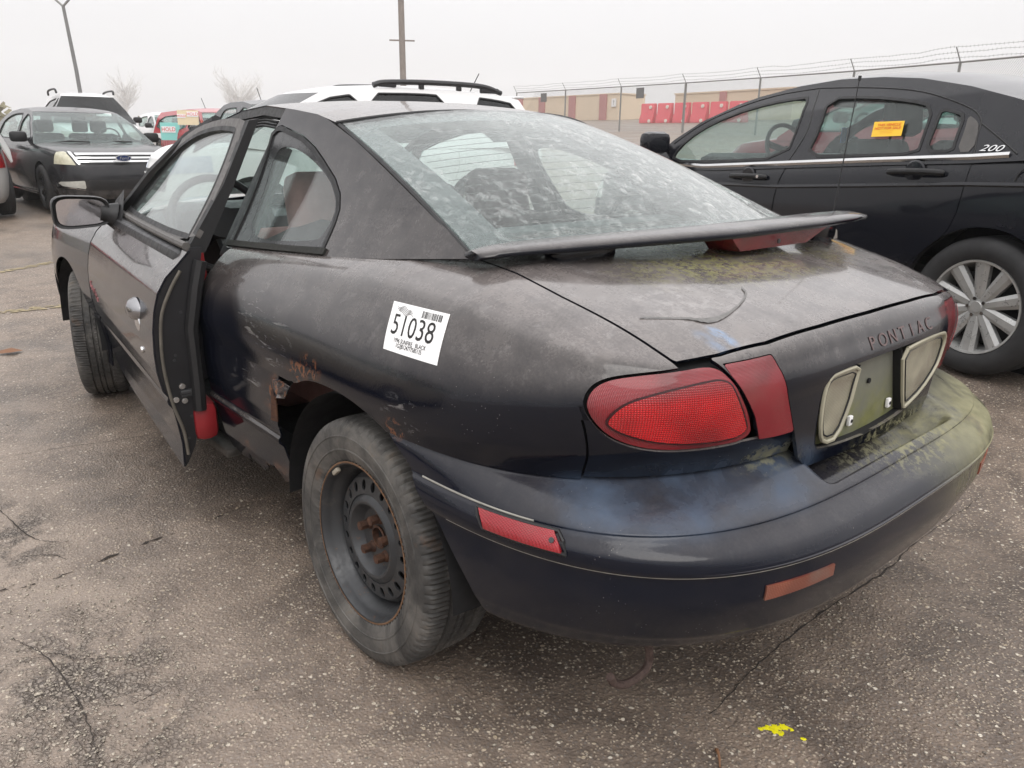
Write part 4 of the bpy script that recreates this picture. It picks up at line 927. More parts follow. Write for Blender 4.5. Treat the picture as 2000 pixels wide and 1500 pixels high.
# handle and lock on the skin
hx_ = float(prof_x(.70))-HX; hb = MB()
hb.lathe([(.0, -.030), (.018, -.028), (.034, -.018), (.042, -.004), (.044, .004)], (0, 0, 0), 'X', 24); hd = hb.build("door_handle", simple("dark_chrome_handle", (.30, .30, .31), .12, .85), door, loc=(hx_, 1.12-HY, .705))
hd.scale = (1, 1.5, .85)
hb = MB(); hb.lathe([(.0, -.004), (.02, -.004), (.024, .004)], (0, 0, 0), 'X', 20); hp = hb.build("handle_dish", M_chrome, door, loc=(hx_-.002, 1.10-HY, .665)); hp.scale = (1, 2.0, 1.3)
lk = MB(); lk.lathe([(.0, -.006), (.010, -.005), (.012, .003)], (0, 0, 0), 'X', 16); lk.build("door_lock", M_chrome, door, loc=(float(prof_x(.585))-HX, 1.06-HY, .585))
for i, ch in enumerate("Sunfire"):
    text_obj("door_letter", ch, .042, simple("red_white_script", (.40, .16, .17), .5), door, frame((float(prof_x(.625))-HX-.001, 2.14-HY-.032*i*(.8 if i > 4 else 1), .625-.006*i), (0, -1, 0), (-1, 0, 0)), .002, (1, 1), shear=.3)
# mirror on its foot
def mirror_shape(cx, cz, w, h, y, n=36, e=4.2, shx=0.0):
    out = []
    for k in range(n):
        a = 2*math.pi*k/n; c, s = math.cos(a), math.sin(a)
        r = (abs(c)**e + abs(s)**e)**(-1/e); out.append((cx + w*r*c, y, cz + h*r*s*(1-.10*c)))
    return out
mb = MB(); n = 36; lay = [(1.0, 2.0), (1.04, 2.01), (1.04, 2.04), (.92, 2.10), (.6, 2.135), (.12, 2.15)]
V = [(x-HX, y-HY, z) for sc_, yy in lay for (x, y, z) in mirror_shape(-.868, .936, .100*sc_, .061*sc_, yy)]
F = [tuple(range((len(lay)-1)*n, len(lay)*n))]
for i in range(len(lay)-1):
    for k in range(n): F.append((i*n+k, i*n+(k+1) % n, (i+1)*n+(k+1) % n, (i+1)*n+k))
V += [(x-HX, 2.012-HY, z) for (x, y, z) in mirror_shape(-.868, .936, .088, .051, 0)]; o_ = len(lay)*n
for k in range(n): F.append((k, (k+1) % n, o_+(k+1) % n, o_+k))
F.append(tuple(range(o_, o_+n))); mb.add(V, F); mb.build("door_mirror", simple("mirror_black", (.020, .020, .021), .4, var=.4, scale=20), door, angle=40)
mg = MB(); mg.add([(x-HX, 2.006-HY, z) for (x, y, z) in mirror_shape(-.868, .936, .087, .0505, 0)], [tuple(range(n))]); mo = mg.build("mirror_glass", simple("mirror_silver", (.50, .48, .49), .05, 1.0, var=.1), door)
mf = MB(); mf.tube([(-.80-HX, 2.03-HY, .93), (-.775-HX, 2.03-HY, .925), (-.745-HX, 2.03-HY, .915)], [.040, .040, .055], 10)
mf.add([(-.765-HX, 2.12-HY, .885), (-.752-HX, 1.90-HY, .885), (-.735-HX, 1.90-HY, .93), (-.70-HX, 2.02-HY, 1.02), (-.72-HX, 2.13-HY, .97)], [(0, 1, 2, 3, 4)]); mf.build("mirror_foot", M_black, door, angle=40)
# far door, closed
panel("passenger_door", dsk, [lambda A: sdpoly(yz(A), DOOR), lambda A: .912 - A[:, 2]], .006, M_paint, car, mirror=True)
panel("window_frame", dg, [lambda A: sdpoly(yz(A), FR), lambda A: -sdpoly(yz(A), IN)], .016, M_black, car, mirror=True)
panel("door_glass", dg, [lambda A: sdpoly(yz(A), IN) + .012], .004, M_glass_side, car, off=-.008, mirror=True)
b = MB(); b.box((.89, 2.05, .935), (.20, .09, .12), bev=.04); b.box((.79, 2.05, .92), (.10, .05, .06), bev=.02); b.build("passenger_mirror", M_black, car)
# ---- floor, shelves, seats, wheel
b = MB(); b.box((0, 1.0, .25), (1.46, 2.6, .04)); b.box((-.72, 1.5, .29), (.10, 1.25, .09), bev=.02); b.box((.72, 1.5, .29), (.10, 1.25, .09), bev=.02); b.build("floor_pan", M_dark, car)
b = MB(); b.box((-.79, 1.35, .245), (.06, .95, .03), bev=.008); b.build("sill_plate", simple("scuffed_sill", (.05, .045, .04), .5, var=.6, scale=20), car)
b = MB(); b.box((0, .0, .93), (1.16, .52, .03), bev=.01); b.box((0, .20, .97), (1.1, .10, .05), bev=.02); b.build("parcel_shelf", simple("dark_shelf_cloth", (.10, .11, .11), .95, var=.3), car)
b = MB(); b.box((0, .30, .72), (1.25, .14, .46), Matrix.Rotation(R_(-14), 3, 'X'), bev=.05); b.box((0, .60, .50), (1.25, .55, .16), bev=.05); b.build("rear_seat", M_redgrey_cloth, car)
for s in (-1, 1):
    x = s*.38
    b = MB(); b.box((x, 1.04, .63), (.48, .15, .62), Matrix.Rotation(R_(-12), 3, 'X'), bev=.06)
    b.box((x-.20*1, 1.10, .60), (.10, .16, .50), Matrix.Rotation(R_(-12), 3, 'X'), bev=.04); b.box((x+.20, 1.10, .60), (.10, .16, .50), Matrix.Rotation(R_(-12), 3, 'X'), bev=.04)
    b.box((x+.02, .965, 1.0), (.29, .11, .25), Matrix.Rotation(R_(-10), 3, 'X'), bev=.05); b.box((x, 1.32, .46), (.50, .56, .18), bev=.06)
    b.box((x-.22, 1.32, .50), (.09, .5, .20), bev=.04); b.build("front_seat", M_redgrey_cloth if s < 0 else simple("worn_dark_seat_cloth", (.10, .062, .062), .95, var=.35, scale=25), car, angle=60)
b = MB(); b.box((-.77, 1.12, .79), (.05, .10, .20), Matrix.Rotation(R_(-8), 3, 'X'), bev=.02); b.build("belt_cover", M_red_cloth, car)
b = MB(); b.box((0, 1.98, .80), (1.40, .40, .24), bev=.07); b.box((-.42, 1.80, .90), (.42, .26, .14), bev=.06); b.build("dashboard", M_black_plastic, car)
swc = Vector((-.505, 1.56, .905)); rotm = Matrix.Rotation(R_(68), 3, 'X')
b = MB(); ring = [swc + rotm @ Vector((.185*math.cos(a), .185*math.sin(a), 0)) for a in np.linspace(0, 2*math.pi, 40)]
b.tube(ring, .015, 10, False); b.build("steering_wheel", M_black_plastic, car)
b = MB()
for a in (R_(200), R_(-20), R_(90+180)): b.tube([swc + rotm @ Vector((.05*math.cos(a), .05*math.sin(a), -.01)), swc + rotm @ Vector((.18*math.cos(a), .18*math.sin(a), 0))], [.03, .014], 8)
bp = [swc + rotm @ Vector((.075*math.cos(a), .062*math.sin(a), .0)) for a in np.linspace(0, 2*math.pi, 16, False)]; bq = [p + rotm @ Vector((0, 0, .03)) for p in bp]
b.add([tuple(p) for p in bp] + [tuple(p) for p in bq], [tuple(range(16)), tuple(range(16, 32))] + [(i, (i+1) % 16, 16+(i+1) % 16, 16+i) for i in range(16)])
b.tube([swc - rotm @ Vector((0, 0, .02)), swc - rotm @ Vector((0, 0, .3))], .03, 8); b.build("wheel_hub", M_black_plastic, car)
b = MB(); b.add([(-.50, .62, 1.26), (.50, .62, 1.26), (.48, 1.55, 1.27), (-.48, 1.55, 1.27), (0, .6, 1.31), (0, 1.55, 1.31)], [(0, 4, 5, 3), (4, 1, 2, 5)]); b.build("headliner", M_headliner, car)
for s in (-1, 1):
    b = MB(); b.box((s*.60, .98, 1.06), (.03, .09, .46), Matrix.Rotation(R_(30*s*-1), 3, 'Y'), bev=.01); b.build("door_pillar", M_black_plastic, car)
# belt strap
b = MB(); b.box((-.60, .93, 1.02), (.012, .05, .40), Matrix.Rotation(R_(28), 3, 'Y')); b.build("seat_belt", M_black, car)
# ---- wheels
def tyre_mesh(R=.306, half=.094, n=96):
    """tyre about the x axis, outer face at -x: beads, bulging wall, tread with ribs, grooves and cut sipes"""
    prof = [(.200, -.078), (.206, -.088), (.222, -.096), (.2285, -.0975), (.2295, -.0995), (.2325, -.0995), (.2335, -.0985), (.246, -.1005), (.262, -.1000), (.2632, -.1015), (.2655, -.1012), (.2665, -.0995), (.268, -.0990), (.284, -.0955), (.2940, -.0905), (.3005, -.083), (.3035, -.070),
            (.3050, -.050), (.3055, -.044), (.2985, -.042), (.2985, -.036), (.3055, -.034), (.3060, -.015), (.2990, -.013), (.2990, -.007), (.3060, -.005)]
    prof = prof + [(r, -h) for r, h in prof[::-1]]
    V, F = [], []; m = len(prof)
    for k in range(n):
        a = 2*math.pi*k/n
        for (r, h) in prof:
            rr = r + R - .306
            if abs(h) > .052 and abs(h) < .092 and k % 4 == 0: rr -= .0065
            elif abs(h) > .052 and abs(h) < .092 and k % 4 == 2: rr -= .002
            if abs(h) <= .052 and r > .303 and (k + int(h*200)) % 4 == 0: rr -= .004
            V.append((h, rr*math.cos(a), rr*math.sin(a)))
    for k in range(n):
        for i in range(m-1): F.append((k*m+i, k*m+i+1, ((k+1) % n)*m+i+1, ((k+1) % n)*m+i))
    b = MB(); b.add(V, F); return b
def polar_sheet(r0, r1, hf, nr=14, na=200):
    Rr, Aa = np.meshgrid(np.linspace(r0, r1, nr), np.linspace(0, 2*np.pi, na), indexing='ij')
    return surf(np.stack([hf(Rr), Rr*np.cos(Aa), Rr*np.sin(Aa)], -1))
def steel_wheel(name, loc, rot, mat_tyre=M_tyre):
    w = bpy.data.objects.new(name, None); COL.objects.link(w); w.parent = car; w.location = loc; w.rotation_euler = rot
    tyre_mesh(n=320).build("tyre", mat_tyre, w, angle=28)
    b = MB(); b.lathe([(.197, -.079), (.200, -.083), (.1985, -.087), (.194, -.086), (.190, -.080), (.187, -.068), (.183, -.058), (.176, -.050), (.172, -.035), (.168, -.02), (.164, -.012), (.164, .08)], (0, 0, 0), 'X', 72)
    b.lathe([(.167, -.020), (.161, -.034), (.150, -.042)], (0, 0, 0), 'X', 72)
    b.lathe([(.112, -.050), (.104, -.057), (.096, -.061), (.090, -.060), (.084, -.052), (.078, -.040), (.072, -.033), (.066, -.031), (.030, -.031), (.026, -.028), (.024, -.01), (0, -.008)], (0, 0, 0), 'X', 60)
    rim = b.build("rim", M_steel, w, angle=30)
    hf = lambda r: np.interp(r, [.110, .118, .135, .152], [-.0498, -.048, -.046, -.0418])
    A, T = polar_sheet(.111, .1515, hf, 16, 420)
    NH = 20
    def holes(A):
        ang = np.arctan2(A[:, 2], A[:, 1]); st = 2*np.pi/NH; d = (ang/st - np.round(ang/st))*st; r = np.hypot(A[:, 1], A[:, 2])
        return np.sqrt((d*r/.0092)**2 + ((r-.1335)/.0125)**2) - 1
    A, T = clip_mesh(A, T, holes(A)*.01); d = sheet("rim_holes", A, T, .004, M_steel, w)
    b = MB(); b.lathe([(.16, .0), (.05, .0)], (0, 0, 0), 'X', 40); b.build("brake_drum", M_dark, w)
    b = MB(); b.lathe([(.199, -.0835), (.2005, -.0875), (.1985, -.0885), (.196, -.0880)], (0, 0, 0), 'X', 72); b.build("rim_edge", rust_mat("rusty_rim_edge", (.10, .055, .03), (.20, .11, .06)), w)
    for k in range(5):
        a = 2*math.pi*k/5 + .35; c = Vector((0, .050*math.cos(a), .050*math.sin(a)))
        b = MB(); b.tube([c + Vector((-.031, 0, 0)), c + Vector((-.038, 0, 0))], [.0155, .012], 14); b.tube([c + Vector((-.036, 0, 0)), c + Vector((-.060, 0, 0))], .0115, 6)
        b.tube([c + Vector((-.0601, 0, 0)), c + Vector((-.0605, 0, 0))], .007, 8); b.build("wheel_nut", M_rust, w, angle=25)
    b = MB(); b.lathe([(.028, -.032), (.030, -.035), (.024, -.036), (.023, -.02)], (0, 0, 0), 'X', 24); b.build("hub_ring", M_rust, w)
    b = MB(); b.tube([(-.03, -.155, .05), (-.055, -.168, .053)], .0045, 8); b.build("valve_stem", M_black, w)
    b = MB(); b.box((-.083, .115, .145), (.012, .03, .012), Matrix.Rotation(R_(-40), 3, 'X'), bev=.003); b.build("balance_weight", simple("lead_weight", (.30, .27, .22), .6), w)
    return w
wl = steel_wheel("rear_wheel", (-.748, 0, .304), (0, R_(2.4), 0))
wr = steel_wheel("rear_wheel", (.748, 0, .304), (0, 0, math.pi))
wf = steel_wheel("front_wheel", (-.745, 2.644, .304), (0, 0, R_(-17)))
wfr = steel_wheel("front_wheel", (.745, 2.644, .304), (0, 0, math.pi-R_(17)))
# wheel housings and underbody
for sd in (-1, 1):
    for y in (0, 2.644):
        b = MB(); b.lathe([(.375, 0), (.385, sd*-.10), (.385, sd*-.30), (.05, sd*-.31)], (sd*.835, y, .30), 'X', 40, a0=.0, a1=math.pi); b.build("wheel_housing", M_dark, car)
b = MB(); b.box((0, 1.3, .26), (1.2, 3.6, .08), bev=.02); b.box((0, -.42, .36), (1.25, .62, .10), bev=.04); b.tube([(-.72, 0, .30), (.72, 0, .30)], .035, 10); b.tube([(.28, -.70, .27), (.28, .3, .25)], .09, 12); b.build("underbody", M_dark, car)
b = MB(); b.tube(scurve([(-.545, -.62, .36), (-.548, -.65, .27), (-.532, -.65, .212), (-.552, -.652, .188), (-.605, -.652, .186), (-.640, -.65, .205), (-.655, -.65, .228)], 24), .009, 8); b.box((-.546, -.63, .31), (.03, .03, .09), bev=.005); b.build("tow_hook", rust_mat("dark_rusty_hook", (.045, .028, .024), (.11, .075, .065)), car)
b = MB(); b.tube([(.42, -.80, .275), (.42, -.40, .265)], .026, 14); b.build("exhaust_tip", rust_mat("rusty_exhaust", (.04, .025, .02), (.10, .06, .045)), car)
# ================================================================== the other vehicles
def body_paint(name, c, rough=.18, dust=.25, coat=.5):
    t = NT(name); u = t.up(); n = t.noise(5, 5, .6)
    d = t.mul(t.rng(u, .1, .9, .25, 1), t.rng(n, .3, .7, .5, 1), dust)
    low = t.mul(t.rng(t.sep()[2], .55, .22), t.rng(t.noise(9, 5), .3, .6), .35)
    col = t.mix(t.add(d, low), c, (.16, .15, .145)); t.bsdf(col, t.mixf(d, rough, .45), 0, coat=coat, coat_rough=.05, spec=.36); return t.done()
M_dash = simple("dark_interior", (.030, .031, .032), .8)
M_seat = simple("dark_seat", (.035, .036, .038), .9, var=.3, scale=20)
M_lamp = simple("clear_lamp", (.50, .50, .46), .12, .0, coat=.8, var=.4, scale=14)
M_hl = simple("yellowed_lamp", (.50, .48, .36), .15, .0, coat=.8, var=.35, scale=16)
M_redlamp = simple("red_lamp", (.42, .012, .016), .15, coat=.7)
M_rubber = simple("tyre_rubber", (.022, .022, .023), .75, var=.5, scale=9, bumps=.1)
M_alloy = simple("dirty_alloy", (.40, .40, .39), .34, .45, var=.25, scale=14)
M_dalloy = simple("black_alloy", (.03, .03, .032), .3, .4)
_wheel_cache = {}
def alloy_wheel(parent, loc, side, R=.335, rim=.225, wd=.11, spokes=10, mat=None, tyre=True):
    """a wheel whose outer face looks to -x (side -1) or +x"""
    key = (R, rim, spokes, mat.name if mat else '')
    if key not in _wheel_cache:
        w = bpy.data.objects.new("wheel", None); COL.objects.link(w)
        b = MB(); b.lathe([(rim-.005, -wd*.82), (rim+.008, -wd*.95), (R-.062, -wd*1.05), (R-.03, -wd*.98), (R-.010, -wd*.84), (R-.002, -wd*.62), (R-.006, -wd*.42), (R-.006, -wd*.38), (R, -wd*.3), (R, -.01), (R-.006, -.008), (R-.006, .008), (R, .01), (R, wd*.6), (R-.03, wd), (rim, wd)], (0, 0, 0), 'X', 64); b.build("tyre", M_rubber, w)
        b = MB(); b.lathe([(rim+.001, -wd*.84), (rim-.002, -wd*.92), (rim-.012, -wd*.90), (rim-.018, -wd*.6), (rim-.03, -wd*.2), (rim-.03, wd*.8)], (0, 0, 0), 'X', 64)
        hub = .060
        b.lathe([(0, -wd*.70), (.026, -wd*.70), (.030, -wd*.66), (hub*.9, -wd*.62), (hub, -wd*.5), (hub, -wd*.2)], (0, 0, 0), 'X', 30)
        for k in range(spokes):
            a = 2*math.pi*(k+.5)/spokes; ca, sa = math.cos(a), math.sin(a); r0, r1 = hub*.7, rim-.008; hw0, hw1 = .025, .037
            V = []
            for r, h, x0 in ((r0, hw0, -wd*.66), (r1, hw1, -wd*.86)):
                for s, dx in ((-1, .010), (-.45, 0), (.45, 0), (1, .010), (1, .035), (-1, .035)):
                    V.append((x0+dx, r*ca-s*h*sa, r*sa+s*h*ca))
            b.add(V, [(i, (i+1) % 6, 6+(i+1) % 6, 6+i) for i in range(6)])
        b.build("rim", mat or M_alloy, w, angle=30)
        for k in range(5):
            a = 2*math.pi*k/5; b = MB(); b.tube([(-wd*.60, .042*math.cos(a), .042*math.sin(a)), (-wd*.70, .042*math.cos(a), .042*math.sin(a))], .0085, 8); b.build("wheel_nut", M_chrome, w)
        b = MB(); b.lathe([(rim*.80, 0), (.04, 0)], (0, 0, 0), 'X', 24); b.build("brake_disc", M_dash, w)
        _wheel_cache[key] = w
        w.parent = parent; w.location = loc; w.rotation_euler = (0, 0, 0 if side < 0 else math.pi); return w
    c = dup(_wheel_cache[key], parent); c.location = loc; c.rotation_euler = (0, 0, 0 if side < 0 else math.pi); return c
def out(A, ref):
    N = A[:, 3:6]; s = ((A[:, :3]-np.array(ref))*N).sum(1); 
    if np.mean(s) < 0: A = A.copy(); A[:, 3:6] *= -1
    return A
def opanel(name, base, cuts, thick, mat, parent, off=0.0, mirror=False, ref=(0, 1.3, .6)):
    A, T = base; A = out(A, ref)
    for c in cuts:
        if len(T): A, T = clip_mesh(A, T, c(A))
    if len(T) == 0: return None
    A = A.copy()
    if off: A[:, :3] += A[:, 3:6]/np.maximum(np.linalg.norm(A[:, 3:6], axis=1, keepdims=True), 1e-9)*off
    if mirror: A[:, 0] *= -1; A[:, 3] *= -1
    return sheet(name, A, T, thick, mat, parent)
class Auto:
    def __init__(s, name, label, cat, loc, heading, W, yf, yr, n, top, paint, sill=.20, lean=.45, wb=2.8, R=.335, wheels=(0, 1), arch=.05, ns=150, nz=70, group=None, spokes=10, wmat=None, rim=.225, mult=None, crown=.035):
        s.root = thing(name, label, cat, loc, -heading, group); s.W, s.yf, s.yr, s.n = W, yf, yr, n; s.paint = paint
        ty, tz = [p[0] for p in top], [p[1] for p in top]; o = np.argsort(ty); s.ty, s.tz = np.array(ty)[o], np.array(tz)[o]
        s.lean, s.sill, s.wb, s.R = lean, sill, wb, R; s.ref = (0, (yf+yr)/2, .6)
        th = np.linspace(0, np.pi, ns)
        mult = mult or [(0, .90, .965), (.12, .965, .985), (.36, 1.0, 1.0), (.62, 1.0, 1.0), (.84, .988, .985), (.95, .965, .965), (1.0, .93, .935), (1.0, .78, .78), (1.0, .42, .42), (1.0, .02, .02)]
        def row(f, mw, me, k):
            def g(t):
                yc, Lh = (yf+yr)/2, (yf-yr)/2*me; sn, cs = np.abs(np.sin(t)), np.abs(np.cos(t)); w = W*mw
                # even spacing by angle of the bounding box
                tt = np.arctan2(sn*w*1.0, cs*Lh); sn2, cs2 = np.sin(tt), np.cos(tt)
                r = ((sn2/w)**n+(cs2/Lh)**n)**(-1/n); x = -r*sn2; y = yc+r*cs2*np.sign(np.cos(t))
                z = s.sill+f*(np.interp(y, s.ty, s.tz)-s.sill) + (crown*(1-(1-k)) if k else 0)
                return x, y, z
            return g
        ks = [0, 0, 0, 0, 0, 0, 0, .55, .95, 1.0]
        rows = [row(f, mw, me, k) for (f, mw, me), k in zip(mult, ks)]
        Pm = rows_surface(rows, th, np.linspace(0, len(rows)-1, nz)); s.side = surf(Pm)
        s.full = surf(np.concatenate([Pm, (Pm*np.array([-1, 1, 1]))[-2::-1]]))
        s.arches = []
        for k, y in enumerate((0, wb)):
            r = R+arch; s.arches.append(np.array([(y+r*math.cos(a), R+r*math.sin(a)*1.0) for a in np.linspace(-.5, math.pi+.5, 30)] + [(y-r*.9, -.2), (y+r*.9, -.2)]))
            for sd in (-1, 1): alloy_wheel(s.root, (sd*(W-.115), y, R), sd, R, rim, .11, spokes, wmat)
            b = MB(); b.tube([(-W+.27, y, R+.02), (W-.27, y, R+.02)], r+.03, 28); b.build("wheel_housing", M_dark, s.root)
        s.belt = lambda y: np.interp(y, s.ty, s.tz)
    def archcut(s): return [lambda A, a=a: -sdpoly(yz(A), a) for a in s.arches]
    def xs(s, y, z):
        yc = (s.ty[0]+s.ty[-1])/2
        return -(s.W*.955 - s.lean*np.clip(z-s.belt(y), -.05, 2) - .25*np.clip(z-s.belt(y)-.30, 0, 1))
    def body(s, doors=(), holes=()):
        cuts = s.archcut()
        for m in (False, True):
            dc = [lambda A, d=d: -sdpoly(yz(A), d) - .004 for d in doors]
            opanel("body", s.side, cuts+dc+list(holes), .006, s.paint, s.root, mirror=m, ref=s.ref)
            for d in doors: opanel("door", s.side, cuts+[lambda A, d=d: sdpoly(yz(A), d)], .006, s.paint, s.root, mirror=m, ref=s.ref)
        opanel("inner_body", s.side, cuts, .004, M_dark, s.root, off=-.03, ref=s.ref); opanel("inner_body", s.side, cuts, .004, M_dark, s.root, off=-.03, mirror=True, ref=s.ref)
    def cabin(s, ws, rf, rg, windows, glass, pillars=None, wsbulge=.13, rgbulge=.08, crown=.045, rear_glass=None, frit=True, mat=None, roofmat=None):
        """ws: windscreen edge (y,z) base to top; rf: roof edge top-front to top-rear; rg: rear glass edge top to base"""
        mat = mat or s.paint; poly = [(ws[0][0], s.belt(ws[0][0])-.02)] + list(ws) + list(rf[1:-1]) + list(rg) + [(rg[-1][0], s.belt(rg[-1][0])-.02)]
        yb = np.linspace(rg[-1][0], ws[0][0], 14); poly += [(y, s.belt(y)-.03) for y in yb[1:-1]]
        ylo, yhi = min(p[0] for p in poly)-.02, max(p[0] for p in poly)+.02; zlo, zhi = min(p[1] for p in poly)-.02, max(p[1] for p in poly)+.02
        base = side_sheet(ylo, yhi, zlo, zhi, s.xs, 170, 70)
        for m in (False, True):
            opanel("cabin_side", base, [lambda A: sdpoly(yz(A), poly)] + [lambda A, w=w: -sdpoly(yz(A), w) for w in windows], .02, mat, s.root, mirror=m, ref=s.ref)
            for w in windows:
                opanel("side_window", base, [lambda A, w=w: sdpoly(yz(A), w)+.01], .004, glass, s.root, off=-.012, mirror=m, ref=s.ref)
                opanel("window_seal", base, [lambda A, w=w: sdpoly(yz(A), w)+.002, lambda A, w=w: .012-sdpoly(yz(A), w)], .01, M_black, s.root, off=.003, mirror=m, ref=s.ref)
        def cross(L, bulge, sgn, nm, mt, k=0):
            L = np.array(L, float); Lr = np.array([np.interp(np.linspace(0, 1, 16), np.linspace(0, 1, len(L)), L[:, i]) for i in (0, 1)]).T
            u = np.linspace(-1, 1, 40); hw = np.abs(s.xs(Lr[:, 0], Lr[:, 1])); Pp = np.zeros((40, 16, 3))
            Pp[..., 0] = u[:, None]*hw[None]; Pp[..., 1] = Lr[None, :, 0] + sgn*bulge*(1-u[:, None]**2); Pp[..., 2] = Lr[None, :, 1] + crown*k*(1-np.abs(u[:, None])**2.4)
            return opanel(nm, surf(Pp), [], .006, mt, s.root, ref=s.ref), Pp
        L = list(ws); w_, Pw = cross(L, wsbulge, 1, "windscreen", glass, 0); 
        # the roof blends from the windscreen top to the rear glass top
        Lr = np.array(rf, float); tt = np.linspace(0, 1, 30); Lr = np.array([np.interp(tt, np.linspace(0, 1, len(Lr)), Lr[:, i]) for i in (0, 1)]).T; u = np.linspace(-1, 1, 40); hw = np.abs(s.xs(Lr[:, 0], Lr[:, 1]))
        Pr = np.zeros((40, 30, 3)); Pr[..., 0] = u[:, None]*hw; Pr[..., 1] = Lr[None, :, 0] + (wsbulge*(1-tt)**4-rgbulge*tt**4)[None]*(1-u[:, None]**2); Pr[..., 2] = Lr[None, :, 1] + (crown*np.clip(np.sin(np.pi*np.clip(tt, .0, 1))**.5, 0, 1))[None]*(1-np.abs(u[:, None])**2.6)
        opanel("roof", surf(Pr), [], .01, roofmat or mat, s.root, ref=(0, 1, .5)); cross(rg, rgbulge, -1, "rear_window", rear_glass or glass)
        s.roofP = Pr
    def interior(s, seats=((-.42, 1.3), (.42, 1.3)), rear=.35, floor=.45, dash=2.1, wheel=True, rows=True):
        b = MB(); zc = s.belt(1.0); b.box((0, 1.0, floor), (1.5, 3.0, .05)); b.build("cabin_floor", M_dash, s.root)
        b = MB(); b.box((0, dash, zc-.10), (1.45, .45, .24), bev=.08); b.build("dashboard", M_dash, s.root)
        for x, y in list(seats) + ([(-.36, rear), (.36, rear)] if rows else []):
            b = MB(); b.box((x, y, zc-.18), (.50, .14, .62), Matrix.Rotation(R_(-12), 3, 'X'), bev=.06); b.box((x, y-.10, zc+.24), (.27, .10, .20), Matrix.Rotation(R_(-8), 3, 'X'), bev=.045)
            for q in (-.06, .06): b.tube([(x+q, y-.07, zc+.08), (x+q, y-.09, zc+.20)], .007, 6)
            b.box((x, y+.28, zc-.42), (.50, .5, .14), bev=.05); b.build("seat", M_seat, s.root)
        if wheel:
            c = Vector((-.42, dash-.36, zc+.04)); rm = Matrix.Rotation(R_(66), 3, 'X'); b = MB()
            b.tube([c+rm @ Vector((.185*math.cos(a), .185*math.sin(a), 0)) for a in np.linspace(0, 2*math.pi, 30)], .014, 8, False); b.tube([c, c+Vector((0, .3, -.1))], .04, 8)
            for a in (.3, 2.84, 4.71): b.tube([c, c+rm @ Vector((.18*math.cos(a), .18*math.sin(a), 0))], .02, 6)
            b.build("steering_wheel", M_dash, s.root)
        b = MB(); b.box((0, dash-.42, zc+.36), (.22, .03, .065), bev=.02); b.build("rear_view_mirror", M_dash, s.root)
    def mirrors(s, y, z, mat=None, w=.20, h=.14):
        for sd in (-1, 1):
            b = MB(); b.box((sd*(s.W+.06), y, z), (w, .12, h), bev=.045); b.box((sd*(s.W-.06), y+.02, z-.04), (.12, .05, .05), bev=.015); b.build("wing_mirror", mat or s.paint, s.root)
    def patch(s, name, poly, mat, off=.004, thick=.01, front=True, mirror=False, plane='xz'):
        """a lamp, grille or trim piece lying on the shell; poly in (x,z) on the nose/tail or (y,z) on the side"""
        ym = (s.yf+s.yr)/2
        A, T = s.full
        if plane == 'xz': c = [lambda A: (A[:, 1]-s.yf+.42) if front else (s.yr+.42-A[:, 1]), lambda A: sdpoly(xz(A), poly)]
        else: c = [lambda A: -A[:, 0] if not mirror else A[:, 0], lambda A: sdpoly(yz(A), poly)]
        return opanel(name, (A, T), c, thick, mat, s.root, off=off, ref=s.ref)
    def strip(s, name, pts, r, mat, side=-1, off=.0, n=6, flat=None):
        b = MB(); b.tube(pts, r, n); return b.build(name, mat, s.root)
    def surf_x(s, y, z):
        """x of the left side at (y,z) below the belt"""
        A = s.side[0]; d = np.hypot(A[:, 1]-y, (A[:, 2]-z)); m = A[:, 2] < s.belt(y)+.02; i = np.argmin(np.where(m, d, 9)); return float(A[i, 0])
P_black = body_paint("clean_black_paint", (.004, .005, .009), .08, .14, .15)
P_charcoal = body_paint("dark_charcoal_paint", (.010, .011, .014), .16, .30, .2)
P_white = body_paint("white_paint", (.72, .72, .72), .25, .10, .4)
P_silver = body_paint("silver_paint", (.45, .45, .44), .28, .25, .4)
P_red = body_paint("red_paint", (.36, .015, .025), .2, .12, .5)
P_maroon = body_paint("maroon_paint", (.20, .018, .028), .2, .2, .5)
P_tan = body_paint("tan_paint", (.42, .37, .28), .3, .3, .4)
# ---------------------------------------------------------------- black sedan on the right
ph = .234; ox, oy = 2.419+.92*math.cos(ph), -.178-.92*math.sin(ph)
S = Auto("sedan_car", "clean black four-door sedan with silver ten-spoke wheels parked on the coupe's right", "car", (ox, oy, .153), ph, .925, 3.72, -1.12, 5.5,
         [(-1.12, .93), (-.95, 1.05), (-.6, 1.085), (-.05, 1.045), (.16, 1.028), (.71, .998), (1.29, .963), (2.03, .918), (2.45, .93), (2.7, .935), (3.3, .86), (3.6, .74), (3.72, .66)], P_black, .20, .46, 2.765, .335, rim=.228, wmat=M_alloy, arch=.045, ns=220, nz=110, crown=.03,
         mult=[(0, .93, .965), (.10, .965, .985), (.30, .985, 1.0), (.55, 1.0, 1.0), (.77, .998, .995), (.80, .990, .99), (.96, .972, .965), (1.0, .955, .94), (1.0, .80, .80), (1.0, .42, .42), (1.0, .02, .02)] if False else None)
D_f = rpoly([(1.335, .24), (1.345, .60), (1.335, .82), (1.295, .945), (1.28, 1.0), (2.25, .94), (2.42, .90), (2.46, .70), (2.42, .45), (2.30, .24)], it=1)
D_r = rpoly([(1.325, .24), (1.335, .60), (1.325, .82), (1.285, .95), (1.27, 1.02), (.158, 1.05), (.150, .97), (.166, .71), (.26, .60), (.40, .48), (.46, .24)], it=1)
crease_z = lambda y: np.interp(y, [-.3, .16, .66, 1.31, 2.4], [.915, .897, .863, .820, .79])
S.body([D_f, D_r])
